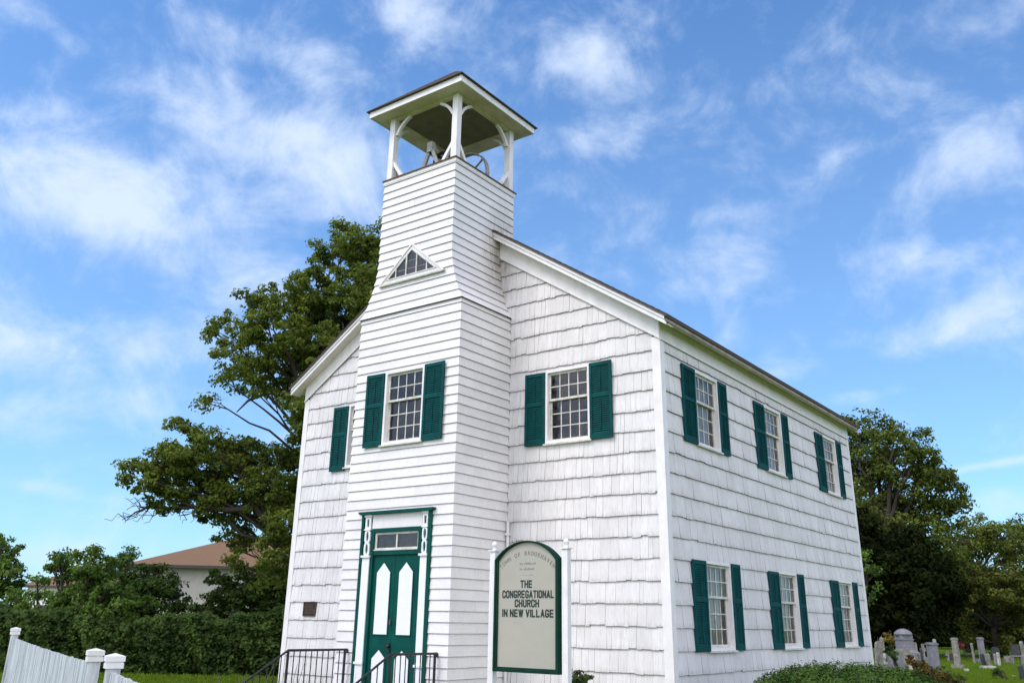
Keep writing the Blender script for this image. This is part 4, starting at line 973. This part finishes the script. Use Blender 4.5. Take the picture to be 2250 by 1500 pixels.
# left side -------------------------------------------------
tree('spruce_tree', 'tall narrow green tree at the left edge of the picture', 'tree', tuple(gnd(-20, 36)), tuple(at(-5,1200,36)),
  PL([(8,1180,16,.6),(15,1210,24,.7),(-10,1215,30),(25,1245,26,.8),(-5,1260,42),(25,1290,26),(-10,1310,46),(20,1340,36),(-10,1370,50),(30,1385,40)], 36, .8, 17), 'bush_leaf', leaf=.16, per=34, clump=.3, seed=51, r0=.14, twig_n=30)
sh_spec = [
 ('leafy shrub with upright shoots beyond the leftmost fence post', [(60,1325,30,.8),(110,1345,40,.9),(60,1380,42),(120,1395,50),(85,1275,18,.4)], 33, 'bush_leaf', 61),
 ('tall loose shrub reaching above the far small roof', [(150,1240,26,.7),(125,1225,14,.4),(175,1255,34,.8),(175,1320,36,.8),(200,1330,55),(170,1370,60),(120,1250,18,.5),(140,1290,30,.6)], 31, 'bush_leaf', 62),
 ('mid green shrub with spiky top left of the brown roof', [(200,1215,15,.5),(205,1240,30,.9),(235,1250,28,.9),(225,1290,45),(255,1340,60),(225,1380,60),(195,1270,32,.8),(170,1222,10,.3)], 30, 'bush_leaf', 63),
 ('small round tree showing just left of the brown roof peak', [(275,1215,18,.8),(262,1232,18,.8),(292,1228,14,.7),(270,1255,24)], 44, 'bush_leaf', 64),
 ('dense dark shrub against the pale wall of the brown roofed house', [(330,1275,38,.9),(370,1290,32,.9),(300,1300,45),(350,1330,52),(390,1320,24,.8),(290,1350,50),(310,1260,24,.7)], 32, 'ivy_leaf', 65),
 ('vine covered shrub in front of the house just left of the church corner', [(480,1290,30,.8),(520,1300,42),(560,1310,45),(600,1300,45),(630,1330,45),(540,1345,45),(480,1335,30,.9),(590,1350,40),(455,1345,18,.5),(620,1265,35),(440,1352,20,.7),(425,1340,14,.6),(470,1270,18,.6),(560,1270,30,.8)], 31, 'ivy_leaf', 66)]
for lab, lst, d, m_, sd in sh_spec:
    c_ = gnd(sum(q[0] for q in lst)/len(lst), d); lo_ = PL(lst, d, .7, sd); tp_ = at(lst[-1][0], 1330, d)
    tree('shrub', lab, 'shrub', tuple(c_), tuple(tp_), lo_, m_, leaf=.125, per=60, clump=.30, seed=sd, r0=.07, group='shrubs beyond the fence', twig_n=20)
# hedge
hd = thing('hedge', 'long thick clipped hedge across the back of the left lawn', 'hedge', tuple(gnd(320, 28)))
rg = np.random.default_rng(4); H0, H1 = np.array(gnd(-160, 28)), np.array(gnd(700, 28.6)); nh = 90000
tt = rg.random(nh); dep = rg.random(nh); zz_ = rg.random(nh)
sel = rg.random(nh); dep = np.where(sel < .55, rg.random(nh)**3*.5, dep); zz_ = np.where(sel > .75, 1-rg.random(nh)**3*.25, zz_)
hh = 1.50+.12*np.sin(tt*23)+.07*np.sin(tt*57+1)+.05*np.sin(tt*131)+.12*np.sin(tt*9)
bump_ = .20*np.sin(tt*47+zz_*5)+.14*np.sin(tt*97+zz_*9+2)+.10*np.sin(tt*210+zz_*14)+.08*np.sin(zz_*22+tt*30)
ctr = H0[None]+(H1-H0)[None]*tt[:, None]; f0n = np.array([F0[0], F0[1], 0.])
ctr = ctr+f0n[None]*((dep*1.5+bump_+np.clip(zz_-.7, 0, 1)*.6))[:, None]; ctr[:, 2] = zz_*hh+.03
ctr += rg.normal(size=ctr.shape)*.05
nn_ = np.tile(-f0n, (nh, 1))*.7+np.array([0, 0, .6])
leaf_mesh('hedge_foliage', ctr, .12, 'ivy_leaf', hd, up=.4, normals=nn_, seed=9)
w = MB()
for i in range(16): q = Vector(H0).lerp(Vector(H1), (i+.5)/16)+Vector((F0[0], F0[1], 0))*.8; limb(w, q, q+Vector((rnd.uniform(-.1, .1), 0, 1.25)), .06, .02, 0, 5, i)
B(w, 'stems', 'bark', hd)

# round clipped shrub in front of the side wall
yc = gnd(1855, 14.6); ys_ = thing('clipped_shrub', 'wide dark green mounded yew shrub below the side windows', 'shrub', tuple(yc))
rg = np.random.default_rng(14); n = 60000; dv = rg.normal(size=(n, 3)); dv /= np.linalg.norm(dv, axis=1)[:, None]; dv[:, 2] = np.abs(dv[:, 2])
ph = np.arctan2(dv[:, 1], dv[:, 0]); bmp = 1+.03*np.sin(ph*9+dv[:, 2]*6)+.025*np.sin(ph*17+2)+.02*np.sin(dv[:, 2]*21+ph*5)
rad = (1-rg.random(n)**2.2*.22)*bmp; ee = np.sign(dv)*np.abs(dv)**.82
cs = np.array(yc)+np.stack([ee[:, 0]*1.72, ee[:, 1]*1.62, ee[:, 2]*1.07], 1)*rad[:, None]; cs += rg.normal(size=cs.shape)*.018; cs[:, 2] = np.maximum(cs[:, 2], .02)
leaf_mesh('shrub_foliage', cs, .055, 'yew_leaf', ys_, up=.3, normals=dv, aspect=.36, seed=15)
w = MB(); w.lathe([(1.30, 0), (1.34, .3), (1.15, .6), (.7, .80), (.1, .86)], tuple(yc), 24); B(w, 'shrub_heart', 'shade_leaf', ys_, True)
def bush(name, label, cat, lst, d, m_, leaf, per, clump, seed, dj=.3, group=None, stemr=.02):
    lo_ = PL(lst, d, dj, seed); c_ = gnd(sum(q[0] for q in lst)/len(lst), d); return tree(name, label, cat, tuple(c_), tuple(Vector(c_)+Vector((0, 0, .35))), lo_, m_, leaf=leaf, per=per, clump=clump, seed=seed, r0=stemr, group=group, twig_n=14)
bush('barberry_bush', 'orange leaved bush spilling from the right end of the mounded yew', 'shrub', [(2000,1450,9,.6),(2020,1458,13,.8),(2042,1472,15),(2062,1492,18),(2040,1500,18)], 17, 'orange_leaf', .06, 34, .10, 71)
bush('weed_clump', 'yellow green weeds at the lawn edge beside the orange leaved bush', 'plant', [(2075,1480,14),(2095,1490,14),(2110,1500,14)], 18.5, 'lime_leaf', .06, 26, .10, 72)
bush('forsythia_bush', 'golden leaved bush beside the domed stone monument', 'shrub', [(1955,1395,11),(1950,1408,12),(1962,1402,9)], 52, 'yellow_leaf', .12, 30, .25, 73)
bush('rose_bush', 'small dark rose bush against the shingles right of the sign', 'plant', [(1262,1484,9,.8),(1278,1480,10,.8),(1290,1488,8,.8),(1270,1500,14),(1288,1505,12)], 15.0, 'ivy_leaf', .055, 22, .07, 74, .1)
bush('flower_bunch', 'bunch of pink flowers among the distant gravestones', 'flowers', [(2110,1413,3),(2114,1417,3)], 53, 'pink_flower', .09, 22, .14, 75, .1)
bush('low_bush', 'small dark bush on the grass between the right hand gravestones', 'shrub', [(2190,1474,7),(2196,1478,6),(2184,1479,6)], 34, 'ivy_leaf', .06, 30, .10, 76, .1)
bush('iris_plant', 'green leafy plant growing in front of the grey block monument', 'plant', [(1955,1430,10,.8),(1965,1437,10,.8)], 32, 'ivy_leaf', .10, 26, .14, 77, .1)

# grasses
def blades(name, pts, h, wd, mats, seed, lean=.35):
    rg = np.random.default_rng(seed); n = len(pts); p = np.asarray(pts, float); a = rg.random(n)*6.283; hh = h*rg.uniform(.5, 1.2, n); b = rg.random(n)*6.283
    dx = np.stack([np.cos(a), np.sin(a), 0*a], 1)*wd/2; ln_ = np.stack([np.cos(b)*lean*hh*rg.random(n), np.sin(b)*lean*hh*rg.random(n), hh], 1); md = ln_*.5; md[:, 2] += hh*.08
    v = np.empty((n, 5, 3)); v[:, 0] = p-dx; v[:, 1] = p+dx; v[:, 2] = p+md+dx*.7; v[:, 3] = p+ln_; v[:, 4] = p+md-dx*.7
    me = bpy.data.meshes.new(name); me.vertices.add(n*5); me.vertices.foreach_set('co', v.ravel()); me.loops.add(n*5); me.loops.foreach_set('vertex_index', np.arange(n*5, dtype=np.int32)); me.polygons.add(n)
    me.polygons.foreach_set('loop_start', np.arange(0, n*5, 5, dtype=np.int32)); me.polygons.foreach_set('loop_total', np.full(n, 5, dtype=np.int32)); me.materials.append(MAT[mats]); me.update(calc_edges=True)
    o = bpy.data.objects.new(name, me); C.objects.link(o); return o
rg = np.random.default_rng(66); pts = []
for (pa, pb, da, db, n) in ((-60, 700, 17, 28, 26000), (1950, 2330, 22, 60, 42000)):
    px = rg.uniform(pa, pb, n); d = da+(db-da)*rg.random(n)**1.2
    base = np.array([ray(x, 1365) for x in (pa, pb)]); 
    for i in range(n):
        v = base[0]+(base[1]-base[0])*((px[i]-pa)/(pb-pa)); k_ = d[i]/float(v@F0); pts.append((CAM[0]+v[0]*k_, CAM[1]+v[1]*k_, 0))
tag(blades('grass', pts, .09, .022, 'grass_blade', 4), 'short mown grass blades over the lawn', 'grass', kind='stuff')
def tuft(label, px, d, r, n, h, seed):
    c = gnd(px, d); rg = np.random.default_rng(seed); q = rg.normal(size=(n, 2))*r*.5; pts = [(c.x+a, c.y+b, 0) for a, b in q]; t = thing('grass_tuft', label, 'plant', tuple(c), 'overgrown tufts left of the stoop'); sub(blades('blades', pts, h, .018, 'weed_blade', seed, .5), t)
    for i in range(6):
        w = MB(); a = c+Vector((rnd.gauss(0, r*.4), rnd.gauss(0, r*.4), 0)); limb(w, a, a+Vector((rnd.gauss(0, .15), rnd.gauss(0, .1), h*rnd.uniform(1.1, 1.6))), .006, .003, 0, 5, i+seed); B(w, 'stalk', 'dead_twig', t)
tuft('overgrown grass tuft by the left corner of the church', 560, 16.0, 1.0, 1300, .45, 81)
tuft('grass tuft against the foot of the left railing', 640, 15.0, .7, 1200, .62, 82)
tuft('leggy grass tuft nearest the lawn, left of the stoop', 520, 17.5, .9, 900, .45, 83)

# ------------------------------------------------------------------ neighbouring houses
def hip_house(label, P, d, eave, ridge, lx, ly, wall_m, rx0, windows=True):
    """P = left front eave corner; the long side runs along the view's right direction"""
    r = Vector((RR[0], RR[1], 0)).normalized(); f = Vector((F0[0], F0[1], 0)); r = (r+f*rx0).normalized(); f = Vector((-r.y, r.x, 0))
    t = thing('house', label, 'house', tuple(P)); P = Vector((P.x, P.y, 0))
    fn = lambda a, b, z: tuple(P+r*a+f*b+Vector((0, 0, z)))
    w = MB(); w.box(.45, lx-.45, .45, ly-.45, 0, eave-.02, 0, fn); B(w, 'wall', wall_m, t)
    w = MB(); hy = ly/2; a = [fn(0, 0, eave), fn(lx, 0, eave), fn(lx, ly, eave), fn(0, ly, eave), fn(hy*1.05, hy, ridge), fn(lx-hy*1.05, hy, ridge)]
    w.solid(a, [(0, 1, 5, 4), (1, 2, 5), (2, 3, 4, 5), (3, 0, 4), (3, 2, 1, 0)]); B(w, 'roof', 'brown_roof', t)
    w = MB(); w.box(-.04, lx+.04, -.06, .0, eave-.13, eave+.01, 0, fn); w.box(-.06, .0, .001, ly, eave-.13, eave+.01, 0, fn); B(w, 'gutter', 'dark_gutter', t)
    if windows:
        for a_ in windows:
            w = MB(); w.box(a_, a_+1.1, .38, .449, 1.1, 2.2, 0, fn); o = B(w, 'window', 'slate_dark', t); w = MB(); w.box(a_-.06, a_+1.16, .36, .379, 1.04, 1.099, 0, fn); B(w, 'window_sill', 'white_trim_paint', o)
hip_house('single storey house with a broad brown hip roof and pale walls behind the hedge', at(272, 1246, 46), 46, 3.95, 5.75, 13.5, 9.0, 'stucco_grey', .12, [4.8])
hip_house('smaller far house with a low brown roof seen through the shrubs at left', at(40, 1300, 72), 72, 3.6, 5.1, 8.5, 7.0, 'white_panel_paint', 0, [1.2])

# ------------------------------------------------------------------ graveyard
def stone(kind, label, px, base_y, top_y, wpx, m_, yaw=0., lean=0., lean2=0., d=None, z0=0.):
    hor = 1346+(px)*41/2250; d = d or 1.6*FOC/(base_y-hor); wd = wpx*d/FOC; h = (base_y-top_y)*d/FOC
    c = gnd(px, d); names = dict(slab='headstone', round='headstone', obelisk='obelisk', pillar='grave_pillar', dome='grave_monument', block='ledger_stone', table='headstone', cross='grave_cross', urn='grave_urn')
    t = thing(names[kind], label, 'gravestone' if kind not in ('dome',) else 'monument', tuple(c), 'old gravestones in the churchyard')
    r = Vector((RR[0], RR[1], 0)).normalized(); ang = math.atan2(r.y, r.x)+yaw; Mx = Matrix.Translation(c) @ Matrix.Rotation(ang, 4, 'Z') @ Matrix.Rotation(lean, 4, 'Y') @ Matrix.Rotation(lean2, 4, 'X')
    fn = lambda x, y, z: tuple(Mx @ Vector((x, y, z)))
    def part(name, mb, mm=m_): return B(mb, name, mm, t)
    th = max(.08, wd*.16)
    if kind in ('slab', 'round'):
        n = 10; P = [(-wd/2, -.05), (wd/2, -.05)]
        if kind == 'round': P += [(wd/2*math.cos(a), h-wd/2*.7+wd/2*.7*math.sin(a)) for a in [i*math.pi/n for i in range(n+1)]]
        else: P += [(wd/2, h*.95), (wd*.32, h), (-wd*.32, h), (-wd/2, h*.95)]
        w = MB(); w.prism(P, lambda u, v, q: fn(u, q, v), -th/2, th/2); part('slab', w)
    elif kind == 'pillar':
        w = MB(); w.box(-wd*.9, wd*.9, -wd*.6, wd*.6, -.05, h*.14, 0, fn); part('base', w)
        w = MB(); w.box(-wd*.42, wd*.42, -wd*.32, wd*.32, h*.141, h*.92, 0, fn); part('shaft', w)
        w = MB(); w.box(-wd*.5, wd*.5, -wd*.4, wd*.4, h*.921, h*.97, 0, fn); w.box(-wd*.40, wd*.40, -wd*.3, wd*.3, h*.9701, h, 0, fn); part('cap', w)
    elif kind == 'obelisk':
        w = MB(); w.box(-wd*.75, wd*.75, -wd*.75, wd*.75, -.05, h*.16, 0, fn); part('base', w)
        w = MB(); a, b = wd*.5, wd*.34; v = [fn(x*s, y*s, z) for z, s in ((h*.161, a), (h*.93, b)) for x, y in ((-1, -1), (1, -1), (1, 1), (-1, 1))]+[fn(0, 0, h)]
        w.solid(v, [(3, 2, 1, 0), (0, 1, 5, 4), (1, 2, 6, 5), (2, 3, 7, 6), (3, 0, 4, 7), (4, 5, 8), (5, 6, 8), (6, 7, 8), (7, 4, 8)]); part('shaft', w)
    elif kind == 'dome':
        w = MB(); w.box(-wd*1.05, wd*1.05, -wd*.9, wd*.9, -.05, h*.18, 0, fn); w.box(-wd*.78, wd*.78, -wd*.7, wd*.7, h*.1801, h*.30, 0, fn); part('base', w)
        w = MB(); v = [fn(x*s, y*s, z) for z, s in ((h*.3001, wd*.62), (h*.37, wd*.44)) for x, y in ((-1, -1), (1, -1), (1, 1), (-1, 1))]; w.solid(v, [(0, 1, 5, 4), (1, 2, 6, 5), (2, 3, 7, 6), (3, 0, 4, 7), (4, 5, 6, 7)]); w.box(-wd*.40, wd*.40, -wd*.40, wd*.40, h*.3701, h*.80, 0, fn); w.box(-wd*.44, wd*.44, -wd*.44, wd*.44, h*.66, h*.70, 0, fn); part('die', w)
        w = MB(); pr = [(wd*.52, h*.801), (wd*.56, h*.84), (wd*.50, h*.90), (wd*.34, h*.96), (wd*.12, h)]; w.lathe(pr, tuple(c), 20); part('domed_cap', w)
    elif kind == 'block':
        w = MB(); w.box(-wd/2, wd/2, -wd*.3, wd*.3, -.05, h*.45, 0, fn); w.box(-wd*.46, wd*.46, -wd*.26, wd*.26, h*.4501, h, 0, fn); part('block', w)
    elif kind == 'table':
        w = MB(); w.box(-wd*.65, wd*.65, -wd*.2, wd*.2, h*.38, h*.45, 0, fn); w.box(-wd*.6, -wd*.45, -wd*.15, wd*.15, -.05, h*.3799, 0, fn); w.box(wd*.45, wd*.6, -wd*.15, wd*.15, -.05, h*.3799, 0, fn); part('base', w, 'granite_grey')
        w = MB(); w.box(-wd*.45, wd*.45, -.08, .08, h*.4501, h, 0, fn); part('slab', w)
    elif kind == 'cross':
        w = MB(); w.box(-wd*.16, wd*.16, -.06, .06, -.05, h, 0, fn); w.box(-wd*.5, -wd*.161, -.055, .055, h*.6, h*.78, 0, fn); w.box(wd*.161, wd*.5, -.055, .055, h*.6, h*.78, 0, fn); part('cross', w)
    elif kind == 'urn':
        w = MB(); w.box(-wd*.5, wd*.5, -wd*.5, wd*.5, -.05, h*.45, 0, fn); part('pedestal', w)
        w = MB(); w.lathe([(wd*.18, h*.45), (wd*.15, h*.52), (wd*.42, h*.66), (wd*.48, h*.8), (wd*.25, h*.87), (wd*.3, h*.92), (wd*.05, h)], tuple(c), 14); part('urn', w)
    return t
G_ = 'granite_grey'; O_ = 'marble_old'; Li = 'marble_light'; Dk = 'slate_dark'
for a in [
 ('dome', 'tall square monument with a domed cap beside the rear corner of the church', 1981, 1433, 1369, 32, G_, .1, 0, 0, 50),
 ('round', 'weathered leaning stone half hidden by the rear corner of the church', 1920, 1455, 1396, 20, O_, .5, .12, 0, 38),
 ('obelisk', 'small dark obelisk just right of the church corner', 1932, 1440, 1389, 8, O_, .2, 0, 0, 48),
 ('urn', 'pale urn on a pedestal right of the church corner', 1934, 1440, 1404, 9, Li, .2, 0, 0, 40),
 ('block', 'wide grey stepped block left of the domed monument', 1954, 1447, 1412, 32, G_, .15, 0, 0, 40),
 ('block', 'flat pale ledger at the foot of the domed monument', 1975, 1448, 1414, 26, O_, .1, 0, 0, 44),
 ('round', 'short round topped white stone above the mounded yew', 1992, 1452, 1421, 14, Li, -.3, 0, .0, 39),
 ('slab', 'pale slab tilted to the right above the orange leaved bush', 2008, 1455, 1417, 12, O_, .8, -.12, 0, 38),
 ('slab', 'thin dark slab standing behind the tilted pale one', 2016, 1448, 1408, 9, Dk, 1.0, -.1, 0, 42),
 ('cross', 'small stone cross behind the thin dark slab', 2020, 1437, 1401, 10, O_, .3, 0, 0, 50),
 ('round', 'little pointed stone left of the thick grey pillar', 2004, 1436, 1400, 6, O_, .2, 0, 0, 52),
 ('pillar', 'thick grey granite pillar on a wide base, nearest of the row', 2040, 1465, 1404, 21, G_, .15, 0, 0, 37),
 ('round', 'slender white stone just behind the thick grey pillar', 2047, 1440, 1397, 6, Li, .2, 0, 0, 52),
 ('cross', 'small mossy cross standing alone near the trees', 2072, 1432, 1412, 9, O_, .2, 0, 0, 52),
 ('slab', 'dark knee high stone right of the small mossy cross', 2079, 1435, 1419, 8, Dk, .2, 0, 0, 52),
 ('pillar', 'tall pale pillar with a bright edge, on a flat footing', 2091, 1459, 1400, 13, O_, -.75, 0, 0, 43),
 ('block', 'small white footstone beside the tall pale pillar', 2108, 1462, 1456, 10, Li, .2, 0, 0, 40),
 ('slab', 'thin pointed pale stone between the two pillars', 2128, 1446, 1407, 8, O_, .9, -.1, 0, 50),
 ('pillar', 'grey pillar with a white cap behind the paired stones', 2147, 1444, 1396, 12, G_, .2, 0, 0, 52),
 ('round', 'dark arched stone on a bright white footing', 2148, 1456, 1428, 11, Dk, .6, -.15, 0, 44),
 ('slab', 'leaning green grey stone, right hand one of the pair on the white footing', 2161, 1456, 1428, 11, O_, .6, -.2, 0, 44),
 ('block', 'long white footing under the paired dark stones', 2155, 1457, 1451, 28, Li, .1, 0, 0, 43.4),
 ('slab', 'short grey slab with a lit top, left of two', 2174, 1448, 1426, 7, O_, .7, 0, 0, 48),
 ('slab', 'slightly taller grey slab with a lit top, right of two', 2181, 1448, 1422, 7, Li, .7, 0, 0, 47),
 ('round', 'broad dark rounded stone under the maple boughs', 2176, 1430, 1404, 18, Dk, .1, 0, 0, 56),
 ('table', 'black headstone raised on a pale table base', 2220, 1443, 1405, 18, Dk, .15, 0, 0, 50),
 ('block', 'low pale block left of the black raised headstone', 2200, 1443, 1430, 12, O_, .2, 0, 0, 52),
 ('slab', 'tall grey green slab leaning at the right edge', 2238, 1464, 1404, 13, O_, .8, -.12, 0, 40),
 ('slab', 'near dark pointed stone with one white edge on the open grass', 2226, 1478, 1450, 15, Dk, .7, -.12, .0, 34),
 ('block', 'tiny pale stone lying on the grass beside the near dark stone', 2208, 1470, 1466, 7, Li, .2, 0, 0, 36),
 ('round', 'small light stone cut by the right edge of the picture', 2246, 1446, 1424, 9, Li, .3, 0, 0, 48)]:
    stone(*a)
print('objects', len(bpy.data.objects))
